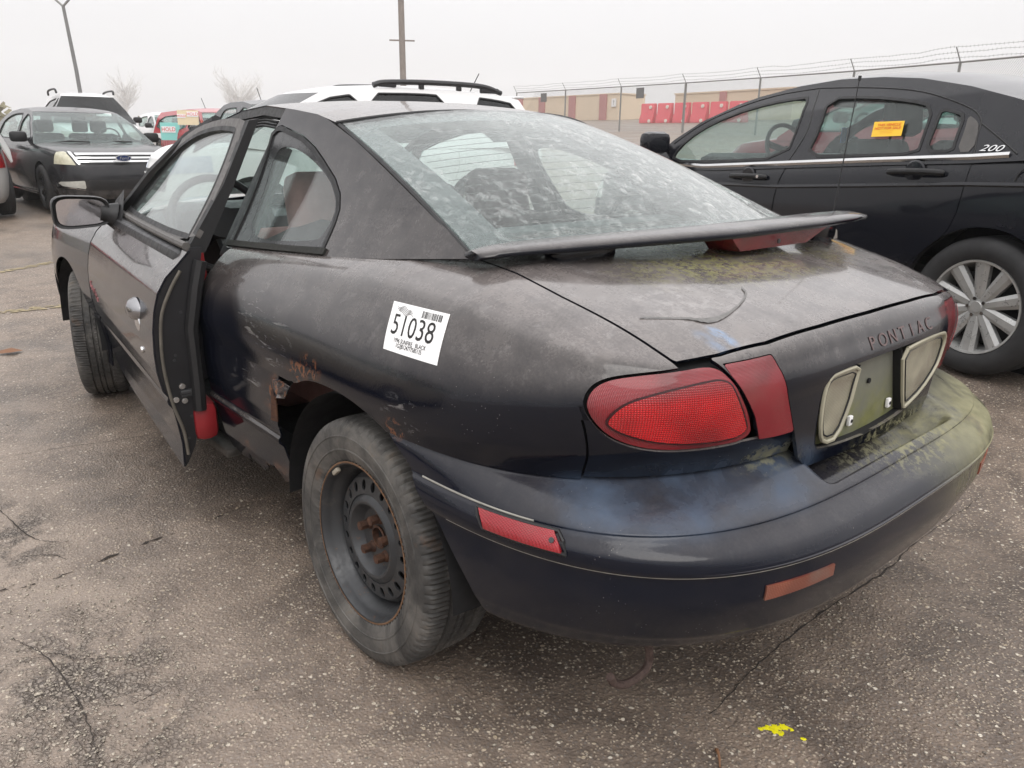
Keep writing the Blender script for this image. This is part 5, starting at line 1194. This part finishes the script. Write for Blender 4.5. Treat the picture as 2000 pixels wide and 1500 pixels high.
WS = [(2.62, .945), (2.46, 1.085), (2.25, 1.205), (1.98, 1.315), (1.80, 1.362)]
RF = [(1.80, 1.362), (1.50, 1.412), (1.20, 1.436), (.90, 1.432), (.64, 1.410), (.33, 1.355), (.08, 1.292)]
RG = [(.08, 1.292), (-.12, 1.235), (-.32, 1.165), (-.58, 1.075)]
w_f = rpoly([(2.40, .935), (2.38, 1.03), (2.25, 1.142), (1.98, 1.258), (1.667, 1.322), (1.43, 1.343), (1.36, 1.345), (1.33, 1.20), (1.32, .985), (1.95, .945)], it=1)
w_r = rpoly([(1.18, 1.000), (1.165, 1.15), (1.20, 1.335), (.906, 1.330), (.636, 1.303), (.478, 1.270), (.455, 1.10), (.447, 1.030), (.80, 1.012)], it=1)
w_q = rpoly([(.422, 1.040), (.430, 1.18), (.435, 1.257), (.34, 1.238), (.285, 1.222), (.275, 1.10), (.262, 1.045)], it=1)
M_gl_sedan = glass_mat("sedan_glass", (.78, .90, .87), .08, (.45, .47, .47), .02, 6.0)
S.cabin(WS, RF, RG, [w_f, w_r, w_q], M_gl_sedan, wsbulge=.14, rgbulge=.10, crown=.05)
S.interior(seats=((-.40, 1.02), (.40, 1.02)), rear=.12, dash=2.10); S.mirrors(2.46, 1.065, w=.22, h=.15)
def side_line(pts, off=.003):
    o = []
    for y, z in pts:
        x = S.xs(np.array(y), np.array(z)) if z > S.belt(y)-.005 else S.surf_x(y, z); o.append((float(x)-off, y, z))
    return o
ch = MB(); V = []
for y in np.linspace(2.35, -.02, 40):
    zb = float(S.belt(y)); x = float(S.xs(np.array(y), np.array(zb)))
    V += [(x-.008, y, zb-.014), (x-.013, y, zb-.001), (x-.008, y, zb+.012)]
ch.add(V, [(3*i+k, 3*i+k+1, 3*i+k+4, 3*i+k+3) for i in range(39) for k in (0, 1)]); ch.build("chrome_strip", M_chrome, S.root)
cz = MB(); V = []
for y in np.linspace(2.38, -.9, 60):
    zc = float(crease_z(y)); x = S.surf_x(y, zc); V += [(x-.0015, y, zc+.016), (x-.008, y, zc+.002), (x-.002, y, zc-.006)]
cz.add(V, [(3*i+k, 3*i+k+1, 3*i+k+4, 3*i+k+3) for i in range(59) for k in (0, 1)]); cz.build("side_crease", P_black, S.root, angle=20)
# seams on the cabin: door frames
for pts in ([(1.295, .965), (1.262, 1.06), (1.247, 1.16), (1.28, 1.28), (1.325, 1.39)], [(1.325, 1.392), (.946, 1.377), (.605, 1.342), (.333, 1.270), (.205, 1.205), (.177, 1.112), (.150, 1.03)], [(2.44, 1.06), (2.24, 1.185), (1.97, 1.292), (1.66, 1.362), (1.325, 1.392)], [(.183, 1.177), (.07, 1.115), (-.049, 1.045)]):
    pts = scurve(pts, 30); b = MB(); b.tube([(float(S.xs(np.array(y), np.array(z)))-.0005, y, z) for y, z in pts], .004, 5); b.build("door_seam", M_black, S.root)
for y, z, lock in ((1.575, .873, True), (.42, .948, False)):
    x = S.surf_x(y, z-.02); b = MB(); hp = [(x-.004, y-.155, z), (x-.030, y-.11, z+.004), (x-.036, y, z+.003), (x-.030, y+.11, z-.002), (x-.004, y+.155, z-.006)]
    b.tube(scurve(hp, 18), [.010]+[.016]*16+[.010], 10); hd = b.build("door_handle", M_black, S.root)
    b = MB(); b.lathe([(0, -.004), (.05, -.003), (.058, .004)], (x, y+.01, z), 'X', 24); o = b.build("handle_dish", P_black, S.root)
    if lock: b = MB(); b.tube([(x-.040, y-.12, z+.004), (x-.050, y-.12, z+.004)], .010, 12); b.build("key_lock", M_chrome, hd)
fc = MB(); fc.tube([(S.surf_x(-.17+.0, .93)-.001, -.17+.095*math.cos(a), .915+.095*math.sin(a)) for a in np.linspace(0, 2*math.pi, 40)], .0035, 5, False); fc.build("fuel_flap_seam", M_black, S.root)
xq = float(S.xs(np.array(.09), np.array(1.066)))
text_obj("side_badge", "200", .062, M_chrome, S.root, frame((xq-.004, .082, 1.066), (0, -1, 0), (-1, 0, .45)), .003, (1.15, .72), shear=.35)
b = MB(); pq = rpoly([(.245, 1.045), (.255, 1.15), (.270, 1.218), (.22, 1.195), (.19, 1.165), (.165, 1.05)], it=1)
opanel("pillar_cover", side_sheet(.14, .30, 1.03, 1.24, S.xs, 40, 40), [lambda A: sdpoly(yz(A), pq)], .006, simple("scuffed_grey_plastic", (.075, .070, .066), .4, var=.5, scale=18), S.root, off=.003, ref=S.ref)
# antenna-like shark fin is out of view; tail and nose lamps
S.patch("tail_lamp", [(-.90, .80), (-.62, .80), (-.60, .93), (-.90, .95)], M_redlamp, front=False); S.patch("tail_lamp", [(.90, .80), (.62, .80), (.60, .93), (.90, .95)], M_redlamp, front=False)
S.patch("headlamp", [(-.90, .62), (-.55, .60), (-.50, .70), (-.90, .76)], M_lamp); S.patch("headlamp", [(.90, .62), (.55, .60), (.50, .70), (.90, .76)], M_lamp); S.patch("grille", [(-.42, .55), (.42, .55), (.46, .68), (-.46, .68)], M_chrome)
# notice taped inside the rear door glass
ny0, ny1, nz0, nz1 = .785, .600, 1.119, 1.194
yv = [(float(S.xs(np.array(y), np.array(z)))-.004, y, z) for y, z in ((.775, nz0-.004), (.592, nz0+.002), (.610, nz1+.002), (.795, nz1-.002))]
M_note = simple("yellow_notice", (.80, .48, .03), .6, var=.06); M_nred = simple("notice_red_ink", (.62, .06, .02), .6)
b = MB(); b.add([tuple(v) for v in yv] + [(x+.001, y, z) for x, y, z in yv], [(0, 1, 2, 3), (7, 6, 5, 4), (0, 4, 5, 1), (1, 5, 6, 2), (2, 6, 7, 3), (3, 7, 4, 0)]); note = b.build("notice", M_note, S.root, smooth=False)
note['label'] = "yellow notice on the rear door glass"
nc = (Vector(yv[0])+Vector(yv[1])+Vector(yv[2])+Vector(yv[3]))/4; ex = Vector(yv[1])-Vector(yv[0]); nn = (Vector(yv[3])-Vector(yv[0])).cross(ex).normalized()
nn = nn if nn.x < 0 else -nn; up_ = nn.cross(ex).normalized()
for i, (tx, sz, dzv) in enumerate((("THIS VEHICLE", .021, .022), ("NOT FOR SALE", .021, .003), ("SEE OFFICE FOR DETAILS", .009, -.012), ("DO NOT REMOVE THIS NOTICE", .008, -.022))):
    if i > 1: tx = "-- --- ---- --- ------"
    text_obj("notice_line", tx, sz, M_nred, note, frame(nc + up_*dzv + nn*.0015, ex, nn), .0003, (1.12 if i < 2 else 1.3, 1))
b = MB(); b.box((0.0, 1.66, 1.13), (.045, .004, .10)); b.build("blue_tag", simple("blue_tag", (.03, .20, .50), .6), S.root)
# ---------------------------------------------------------------- dark sedan facing the camera, far left
F = Auto("sedan_car", "dark charcoal sedan with wide chrome bar grille facing the camera behind the coupe's door mirror", "car", (1.791, 15.398, .07), 3.125, .945, 3.86, -1.26, 5.0,
         [(-1.26, .80), (-1.1, 1.02), (-.4, 1.06), (.4, 1.04), (1.4, 1.01), (2.2, .985), (2.55, .985), (3.1, .95), (3.6, .88), (3.78, .82), (3.86, .74)], P_charcoal, .20, .44, 2.868, .345, wmat=M_dalloy, spokes=7)
F.body([rpoly([(1.28, .28), (1.28, 1.0), (2.25, .97), (2.42, .75), (2.30, .28)], it=1), rpoly([(1.265, .28), (1.265, 1.0), (.18, 1.03), (.22, .72), (.42, .45), (.46, .28)], it=1)])
F.cabin([(2.55, .99), (2.25, 1.17), (1.95, 1.34), (1.62, 1.48)], [(1.62, 1.48), (1.2, 1.53), (.7, 1.54), (.2, 1.51), (-.15, 1.45)], [(-.15, 1.45), (-.45, 1.30), (-.85, 1.08)],
        [rpoly([(2.32, 1.02), (2.0, 1.25), (1.65, 1.42), (1.32, 1.46), (1.32, 1.04)], it=1), rpoly([(1.22, 1.05), (1.22, 1.46), (.6, 1.47), (.15, 1.42), (-.15, 1.28), (-.2, 1.07)], it=1)], M_glass_clear, wsbulge=.16)
F.interior(); F.mirrors(2.12, 1.09, M_black, .24, .16)
bars_z = [(.835, .865), (.785, .812), (.735, .762)]
F.patch("grille", [(-.56, .71), (.56, .71), (.64, .875), (-.64, .875)], M_black, off=.004)
for a, c in bars_z: F.patch("grille_bar", [(-.60, a), (.60, a), (.62, c), (-.62, c)], M_chrome, off=.014, thick=.02)
for sg in (-1, 1):
    F.patch("grille_end", [(sg*.57, .70), (sg*.60, .70), (sg*.685, .885), (sg*.645, .885)], M_chrome, off=.014)
    F.patch("headlamp", [(sg*.63, .70), (sg*.90, .715), (sg*.93, .83), (sg*.90, .875), (sg*.705, .885)], M_hl, off=.008)
    F.patch("fog_lamp", [(sg*.55, .36), (sg*.82, .40), (sg*.84, .46), (sg*.56, .48)], M_lamp, off=.004); F.patch("fog_trim", [(sg*.56, .345), (sg*.84, .375), (sg*.90, .48), (sg*.86, .47), (sg*.80, .40), (sg*.56, .36)], M_chrome, off=.012)
F.patch("lower_grille", [(-.50, .34), (.50, .34), (.52, .49), (-.52, .49)], M_black, off=.004)
b = MB(); el = [(.115*math.cos(a), .80+.047*math.sin(a)) for a in np.linspace(0, 2*math.pi, 28, False)]; b.prism(el, 3.862, 3.895, 'Y'); bd = b.build("nose_badge", M_chrome, F.root)
b = MB(); b.prism([(x*.88, .80+(z-.80)*.84) for x, z in el], 3.895, 3.899, 'Y'); b.build("badge_face", simple("badge_blue", (.015, .03, .10), .25), bd)
text_obj("badge_script", "Ford", .062, M_chrome, bd, frame((0, 3.9005, .798), (-1, 0, 0), (0, 1, 0)), .001, (1.1, 1), shear=.3)
b = MB(); b.box((-.40, 1.72, 1.455), (.24, .01, .05), Matrix.Rotation(R_(25), 3, 'X')); b.build("windscreen_sticker", M_white_paper, F.root)
for x0, x1 in ((.65, .12), (-.02, -.52)):
    b = MB(); b.tube([(x0, 2.58, 1.0), ((x0+x1)/2, 2.62, 1.03), (x1, 2.66, 1.02)], .012, 6); b.build("wiper", M_black, F.root)
for sg in (-1, 1): b = MB(); b.tube([(sg*.92, .45, .24), (sg*.92, 2.42, .24)], .014, 6); b.build("sill_strip", M_chrome, F.root)
# ---------------------------------------------------------------- white estate car with roof rails, side on, beyond the coupe
Wt = Auto("suv_car", "white sport utility vehicle with black roof rails standing side-on beyond the coupe's roof", "suv", (4.33, 6.85, G(4.1, 6.8)-.17), -1.47, .915, 3.42, -1.02, 5.0,
          [(-1.02, .85), (-.95, 1.06), (-.2, 1.07), (.6, 1.05), (1.8, 1.03), (2.5, 1.03), (2.75, 1.06), (3.1, 1.02), (3.3, .93), (3.42, .80)], P_white, .24, .30, 2.62, .355, wmat=M_alloy, spokes=5)
Wt.body([rpoly([(1.30, .30), (1.30, 1.04), (2.35, 1.02), (2.5, .8), (2.40, .30)], it=1), rpoly([(1.285, .30), (1.285, 1.05), (.22, 1.06), (.24, .76), (.46, .50), (.50, .30)], it=1)])
Wt.cabin([(2.72, 1.06), (2.45, 1.24), (2.15, 1.42), (1.80, 1.585)], [(1.80, 1.585), (1.4, 1.645), (.8, 1.675), (.1, 1.672), (-.5, 1.64), (-.78, 1.60)], [(-.78, 1.60), (-.90, 1.35), (-1.0, 1.08)],
         [rpoly([(2.40, 1.08), (2.15, 1.30), (1.80, 1.525), (1.34, 1.60), (1.32, 1.08)], it=1), rpoly([(1.26, 1.08), (1.28, 1.605), (.6, 1.625), (.30, 1.615), (.16, 1.10)], it=1), rpoly([(-.10, 1.10), (-.12, 1.615), (-.45, 1.59), (-.70, 1.55), (-.82, 1.12)], it=1)], M_glass_dark, wsbulge=.15, rgbulge=.06, crown=.05)
for sd in (-1, 1):
    b = MB(); b.tube(scurve([(sd*.60, 1.15, 1.69), (sd*.605, .98, 1.725), (sd*.61, .4, 1.745), (sd*.61, -.25, 1.735), (sd*.60, -.55, 1.67)], 30), .030, 8); b.box((sd*.60, .55, 1.705), (.045, .06, .07), bev=.01); b.box((sd*.60, .05, 1.705), (.045, .06, .07), bev=.01); b.box((sd*.60, .98, 1.70), (.05, .22, .05), bev=.015); b.box((sd*.60, -.38, 1.69), (.05, .26, .06), bev=.015); b.build("roof_rail", simple("rail_black", (.03, .03, .032), .5), Wt.root)
b = MB(); b.tube([(.0, -.48, 1.70), (0, -.62, 1.93)], .006, 6); b.build("roof_aerial", M_black, Wt.root); Wt.mirrors(2.3, 1.13, M_black)
b = MB(); b.box((0, -.84, 1.635), (1.15, .16, .03), bev=.01); b.build("tail_spoiler", P_white, Wt.root)
Wt.interior(seats=((-.42, 1.35), (.42, 1.35)), rear=.4)
for sg in (-1, 1): Wt.patch("headlamp", [(sg*.52, .76), (sg*.86, .80), (sg*.90, .96), (sg*.62, .93)], simple("blue_tint_lamp", (.42, .46, .56), .1, coat=.8, var=.3), off=.006); Wt.patch("tail_lamp", [(sg*.66, .82), (sg*.90, .82), (sg*.90, 1.02), (sg*.70, 1.02)], M_redlamp, front=False, off=.006)
Wt.patch("grille", [(-.50, .60), (.50, .60), (.56, .80), (-.56, .80)], M_black, off=.006)
for z in (.64, .69, .74): Wt.patch("grille_bar", [(-.50, z), (.50, z), (.50, z+.022), (-.50, z+.022)], M_chrome, off=.014)
# ---------------------------------------------------------------- smaller, farther cars
def small_car(label, loc, heading, paint, glass=M_glass_clear, h=1.45, W=.88, yf=3.45, yr=-.9, est=False, cat="car", name="sedan_car", wmat=None, group=None, R=.32, aerial=False):
    belt = .93 + (h-1.45)*.5
    A = Auto(name, label, cat, loc, heading, W, yf, yr, 4.5, [(yr, belt-.18), (yr+.15, belt+.06), (0, belt+.05), (1.5, belt), (2.3, belt-.01), (2.9, belt-.06), (yf-.2, belt-.17), (yf, belt-.30)], paint, .22, .40, 2.6, R, wmat=wmat, ns=90, nz=44, group=group, spokes=5)
    A.body([rpoly([(1.15, .30), (1.15, belt+.02), (2.1, belt), (2.2, .7), (2.1, .30)], it=1)])
    t = h-.05; rr = (yr+.12 if est else .10)
    A.cabin([(2.35, belt), (2.0, belt+.22), (1.6, t-.06)], [(1.6, t-.06), (1.1, t), (.5, t), (rr+.1, t-.04)], [(rr+.1, t-.04), (rr-.05 if est else -.15, (t+belt)/2), (rr-.10 if est else -.55, belt+.06)],
            [rpoly([(2.1, belt+.05), (1.85, belt+.22), (1.55, t-.12), (1.2, t-.09), (1.2, belt+.05)], it=1), rpoly([(1.1, belt+.06), (1.1, t-.09), (.5, t-.10), (rr+.25, t-.14), (rr+.10, belt+.09)], it=1)], glass, wsbulge=.12)
    A.interior(rear=.3, dash=1.95); A.mirrors(1.95, belt+.1, M_black)
    for sg in (-1, 1):
        A.patch("headlamp", [(sg*.50, belt-.30), (sg*.86, belt-.30), (sg*.86, belt-.18), (sg*.52, belt-.20)], M_lamp, off=.006)
        A.patch("tail_lamp", [(sg*.60, belt-.24), (sg*.88, belt-.24), (sg*.88, belt+.0), (sg*.66, belt+.0)], M_redlamp, front=False, off=.006)
    if aerial: b = MB(); b.tube([(0, .35, t+.03), (0, .15, t+.28)], .007, 6); b.tube([(0, .36, t+.03), (0, .33, t+.06)], [.03, .012], 8); b.build("roof_aerial", M_black, A.root)
    return A
def beyond(P, k, c=(-1.645, -1.477)): return (c[0]+(P[0]-c[0])*k, c[1]+(P[1]-c[1])*k)
rx, ry = 5.296, 17.62
Rd = small_car("red hatchback with HOLD cards on its side windows, seen above the coupe's door", (rx, ry, .233), 3.108, P_red, h=1.55, est=True, name="hatchback_car", aerial=True)
M_teal = simple("teal_card", (.25, .60, .56), .6, var=.05); M_beige = simple("beige_card", (.66, .56, .38), .6, var=.05); M_hold = simple("hold_red", (.60, .03, .03), .6)
def hold_card(x, y, z, w, h, mat, words, nrm=(1, .25, .1), up=(0, 0, 1)):
    n = Vector(nrm).normalized(); ux = Vector((0, 1, 0)) if False else Vector(up).cross(n).normalized(); uy = n.cross(ux); c = Vector((x, y, z))
    def quad(nm, cc, ww, hh, m, par): 
        b = MB(); p = [cc-ux*ww-uy*hh, cc+ux*ww-uy*hh, cc+ux*ww+uy*hh, cc-ux*ww+uy*hh]; q = [v-n*.006 for v in p]
        b.add([tuple(v) for v in p+q], [(0, 1, 2, 3), (7, 6, 5, 4), (0, 4, 5, 1), (1, 5, 6, 2), (2, 6, 7, 3), (3, 7, 4, 0)]); return b.build(nm, m, par, smooth=False)
    card = quad("hold_card", c, w/2, h/2, mat, Rd.root)
    for (dx, dz_, sz) in words:
        cc = c+ux*dx+uy*dz_+n*.008; quad("card_label", cc, sz*1.35, sz*.62, M_white_paper, card); text_obj("card_word", "HOLD", sz, M_hold, card, frame(cc+n*.002, ux, n), .001, (1, 1.1))
hold_card(.97, .66, 1.04, .40, .37, M_teal, [(-.03, .04, .105)], (.55, .9, .1)); hold_card(.92, 1.62, 1.32, .42, .30, M_beige, [(-.13, .03, .062), (.09, .07, .082)], (.5, .9, .2))
wx, wy = 7.019, 25.729; small_car("white sedan far behind, between the charcoal sedan and the red hatchback", (wx, wy, .416), 3.191, P_white, h=1.45)
bx, by = 3.75, 21.8
Bs = small_car("white sport utility vehicle with roof rails parked behind the charcoal sedan", (bx, by, .30), 3.25, P_white, M_glass_dark, h=1.86, W=.93, est=True, cat="suv", name="suv_car", R=.36)
for sd in (-1, 1):
    b = MB(); b.tube(scurve([(sd*.62, 1.3, 1.83), (sd*.63, 1.15, 1.91), (sd*.64, .3, 1.93), (sd*.64, -.35, 1.91), (sd*.63, -.5, 1.83)], 20), .025, 6); b.build("roof_rail", M_black, Bs.root)
kx, ky = 4.73, 13.2; small_car("black car showing only its roof and aerial between the red and white cars", (kx, ky, .30), 3.217, P_black, h=1.52, aerial=True)
sv = small_car("silver car at the left edge of the photo with one red tail lamp showing", (-.35, 12.672, .02), .045, P_silver, h=1.5, W=.86, yr=-.95, R=.36, est=True)
small_car("small white car at the far left behind the silver one", (-1.6, 27.0, .02), 3.3, P_white, h=1.4)
small_car("small red car at the far left edge behind the silver one", (-3.2, 24.0, .02), 1.2, P_red, h=1.4, name="hatchback_car")
small_car("maroon car parked beyond the black sedan, seen through its rear door glass", (6.15, .55, G(6.15, .55)), .234, P_maroon, h=1.42)
small_car("white car parked beyond the maroon one, seen through the black sedan's windows", (8.75, 1.5, G(8.75, 1.5)), .234, P_white, h=1.45)

# two more cars of the row on the coupe's left, outside the photo but mirrored in its flank and door
small_car("tan car parked to the left of the coupe, outside the photo", (-5.9, 4.2, 0), 1.75, P_tan, h=1.62, est=True)
small_car("dark car parked to the left of the coupe, outside the photo", (-6.6, 8.3, 0), 1.65, P_charcoal, h=1.5)
# ================================================================== fence, poles, barriers, sheds, trees in the fog
M_galv = simple("galvanised_steel", (.26, .26, .25), .6, .2); M_wood = simple("weathered_pole_wood", (.25, .22, .20), .9, var=.3, scale=6)
FA, FB = np.array([29.98, 34.64]), np.array([18.65, 3.93])
fp = [(29.98, 34.64), (29.25, 29.85), (28.28, 25.06), (27.42, 20.6), (25.8, 15.93), (23.82, 11.32), (21.26, 7.22), (18.4, 3.4), (15.4, -.4)]
fence = thing("chain_link_fence", "long grey chain-link fence topped with barbed wire, running behind the black sedan", "fence", (0, 0, 0))
HF = 2.05
for i, (x, y) in enumerate(fp):
    z = G(x, y); b = MB(); b.tube([(x, y, z-.1), (x, y, z+HF)], .038 if i != 3 else .055, 8); b.tube([(x, y, z+HF), (x-.16, y+.10, z+HF+.36)], .016, 6); b.build("fence_post", M_galv, fence)
for k, (f, dxy) in enumerate(((1.0, 0), )):
    b = MB(); b.tube([(x, y, G(x, y)+HF) for x, y in fp], .024, 6); b.build("top_rail", M_galv, fence)
def along(t):
    t = t*(len(fp)-1); i = min(int(t), len(fp)-2); f = t-i; return np.array(fp[i])*(1-f)+np.array(fp[i+1])*f
wv, wf = [], []
def wire(p, q, r=.0030):
    p, q = np.array(p), np.array(q); n0 = len(wv); d = q-p; a = np.cross(d, (.3, .5, .8)); a /= np.linalg.norm(a); b_ = np.cross(d, a); b_ /= np.linalg.norm(b_)
    for e in (p, q):
        for k in range(3): wv.append(e + r*(a*math.cos(2.1*k)+b_*math.sin(2.1*k)))
    for k in range(3): wf.append((n0+k, n0+(k+1) % 3, n0+3+(k+1) % 3, n0+3+k))
Ltot = sum(np.hypot(*(np.array(a)-np.array(b))) for a, b in zip(fp[:-1], fp[1:])); step = .085/Ltot
nw = int(1/step); dxs = 2.0/Ltot
for i in range(nw):
    for s in (1, -1):
        t0 = i*step; t1 = t0+s*dxs
        if t1 > 1 or t1 < 0: continue
        p, q = along(t0), along(t1); wire((*p, G(*p)+.04), (*q, G(*q)+HF))
o = raw_mesh("chain_mesh", wv, wf, M_galv, fence, smooth=False); o['kind'] = 'stuff'
for k in range(3):
    b = MB(); r = np.random.RandomState(k); pts = []
    for t in np.linspace(0, 1, 60): p = along(t); f = (k+1)/3; pts.append((p[0]-.16*f, p[1]+.10*f, G(*p)+HF+.36*f - .05*math.sin(math.pi*((t*(len(fp)-1)) % 1)) + .01*r.randn()))
    b.tube(pts, .005, 4)
    for t in np.linspace(0, .999, 240):
        p = pts[min(58, int(t*59))]; q = pts[min(58, int(t*59))+1]; f = t*59-int(t*59); c = np.array(p)*(1-f)+np.array(q)*f; b.tube([c+np.array((0, 0, -.03)), c+np.array((0, 0, .03))], .004, 3, False)
    b.build("barbed_wire", M_galv, fence)
for (x, y, w) in ((28.0, 23.6, .55), (29.9, 32.2, .6)):
    z = G(x, y)+HF-.55; b = MB(); b.box((x-.04, y, z+.22), (.03, w, .46), Matrix.Rotation(R_(-12), 3, 'Z')); b.build("fence_plate", simple("grey_plate", (.16, .16, .16), .7), fence)
# red water-filled barriers
M_barr = simple("red_plastic_barrier", (.64, .10, .12), .5, var=.15); M_bw = simple("pale_stopper", (.75, .70, .62), .6)  # barrier red lightened to stand in for fading by fog
first = None
for k in range(6):
    t = k/5*1.15; x, y = 40.74+.12*t, 33.57-5.9*t
    if first is None:
        first = thing("road_barrier", "", "barrier", (x, y, G(x, y)), R_(0), "red plastic barriers beyond the fence")
        b = MB(); pf = [(-.30, 0), (.30, 0), (.28, .30), (.16, .55), (.12, 1.15), (.09, 1.22), (-.09, 1.22), (-.12, 1.15), (-.16, .55), (-.28, .30)]; b.prism(pf, -.55, .55, 'Y'); b.build("barrier_body", M_barr, first, angle=50)
        b = MB(); b.box((0, .59, .62), (.10, .08, 1.1)); b.build("barrier_hook", M_barr, first)
        for (yy, zz) in ((-.25, .98), (-.30, .12)): b = MB(); b.tube([(-.12 if zz > .5 else -.29, yy, zz), (-.19 if zz > .5 else -.33, yy, zz)], .11, 12); b.build("stopper", M_bw, first)
        o = first
    else: o = dup(first); o.location = (x, y, G(x, y))
    o['label'] = ["leftmost red plastic water barrier of the row beyond the fence", "second red plastic water barrier from the left of the row", "third red plastic water barrier from the left of the row", "fourth red plastic water barrier from the left, nearest the windscreen pillar", "fifth red plastic water barrier, behind the black sedan", "last red plastic water barrier, behind the black sedan"][k]
# tan panelled walls with maroon piers
M_tan = simple("tan_wall_panel", (.70, .58, .44), .9, var=.06, scale=.8); M_mar = simple("maroon_pier", (.46, .22, .21), .9)  # tan and maroon paled, fog fading put into the colour
def shed(label, A, B, h, piers, depth=3.0, sign=None):
    A, B = np.array(A), np.array(B); L = np.hypot(*(B-A)); a = math.atan2(B[1]-A[1], B[0]-A[0]); z = min(G(*A), G(*B))-.3
    t = thing("panel_wall", label, "building", (A[0], A[1], z), a)
    xs_ = [0] + [p*L for p in piers] + [L]
    for i in range(len(xs_)-1):
        b = MB(); b.box(((xs_[i]+xs_[i+1])/2, depth/2, h/2), (xs_[i+1]-xs_[i]-.05, depth, h)); b.build("wall_panel", M_tan, t, smooth=False)
    for p in piers: b = MB(); b.box((p*L, depth/2-.06, h/2+.02), (L*.055, depth+.1, h+.06)); b.build("wall_pier", M_mar, t, smooth=False)
    b = MB(); b.box((L/2, depth/2, h+.06), (L+.1, depth+.1, .10)); b.build("wall_cap", M_tan, t)
    if sign:
        b = MB(); b.box((sign*L, -.06, h*.72), (L*.035, .05, h*.28)); sg = b.build("wall_sign", M_white_paper, t); text_obj("sign_mark", "?", h*.22, M_ink, sg, frame((sign*L, -.09, h*.72), (1, 0, 0), (0, -1, 0)), .004)
    return t
shed("long tan wall with maroon piers beyond the fence, left of the red barriers", (50.5, 59.2), (49.1, 43.7), 2.3, [.12, .34, .62, .88], sign=.965)
shed("tan wall with one maroon pier standing behind the red barriers", (47.3, 36.6), (45.6, 26.0), 2.15, [.45])
# poles
lp = thing("light_pole", "thin grey lamp post with two arms leaning out of the top left of the photo", "lamp post", (4.34, 23.82, G(4.34, 23.82)))
topz = 4.22
b = MB(); b.tube([(0, 0, -.2), (-.08, 0, 2.6), (-.17, 0, topz)], [.065, .052, .042], 10); b.build("pole", simple("grey_pole", (.20, .20, .20), .6, var=.3, scale=4), lp)
for s in (-1, 1): b = MB(); b.tube([(-.17, 0, topz-.02), (-.17+s*.55*.66, -s*.5*.66, topz+.42)], .03, 8); b.build("arm", M_galv, lp); b = MB(); b.box((-.17+s*.66, -s*.55, topz+.52), (.5, .3, .12), Matrix.Rotation(R_(-40), 3, 'Z'), bev=.03); b.build("lamp_head", M_galv, lp)
up = thing("utility_pole", "brown wooden utility pole with a short crossbar behind the white vehicle's roof", "pole", (15.95, 25.25, G(15.95, 25.25)))
b = MB(); b.tube([(0, 0, -.3), (0, 0, 5.0), (.0, 0, 11)], [.125, .115, .10], 12); b.build("pole", M_wood, up)
b = MB(); b.box((0, 0, 3.78), (.95, .05, .05), Matrix.Rotation(R_(-33), 3, 'Z')); b.build("crossbar", M_wood, up)
# trees in the fog, wood coloured pale to stand in for thicker haze
def tree(label, x, y, h, w, seed):
    t = thing("bare_tree", label, "tree", (x, y, G(x, y)), 0, "trees standing in the fog"); r = np.random.RandomState(seed); b = MB()
    b.tube([(0, 0, -.3), (.1, 0, h*.3), (.05, .1, h*.55)], [w*.035, w*.028, w*.016], 8); b.build("trunk", simple("fog_pale_bark", (.58, .57, .56), .9), t)
    b = MB()
    for k in range(90):
        a = r.rand()*6.28; z0 = h*(.25+.35*r.rand()); L = w*(.25+.35*r.rand()); p0 = Vector((.05, .05, z0)); p1 = p0+Vector((math.cos(a)*L, math.sin(a)*L, L*(.6+.8*r.rand()))); p1.z = min(p1.z, h)
        pm = (p0+p1)/2+Vector((r.randn()*.2, r.randn()*.2, .2)); b.tube([p0, pm, p1], [w*.012, w*.008, w*.003], 4)
        for j in range(9):
            f = .3+.7*r.rand(); q = p0.lerp(p1, f); e = q+Vector((r.randn(), r.randn(), .4+abs(r.randn())))*w*.09; b.tube([q, e], [w*.004, w*.0015], 3)
    b.build("crown", simple("fog_pale_twigs", (.60, .59, .575), .9), t)
    return t
tree("broad bare tree coloured pale like fog, right one above the red hatchback", 150, 365, 24.0, 20, 3)
tree("narrow bare tree coloured pale like fog, left one above the charcoal sedan", 105, 380, 25.0, 14, 4)
hd = MB(); r = np.random.RandomState(8)
for k in range(2600):
    t = r.rand(); x = -18+40*t; y = 66+r.randn()*.8; z = r.rand()*2.5*(.8+.25*math.sin(t*31)+.2*math.sin(t*77)); c = Vector((x, y, z)); u = Vector(r.randn(3)).normalized()*.30; v = Vector(r.randn(3)).normalized()*.24
    hd.add([c-u, c+v, c+u, c-v], [(0, 1, 2, 3)])
o = hd.build("hedge", simple("pale_hedge", (.22, .20, .13), .9, var=.4), smooth=False); tag(o, "pale hedge blurred by fog along the far left edge of the lot", "hedge"); o['kind'] = 'stuff'
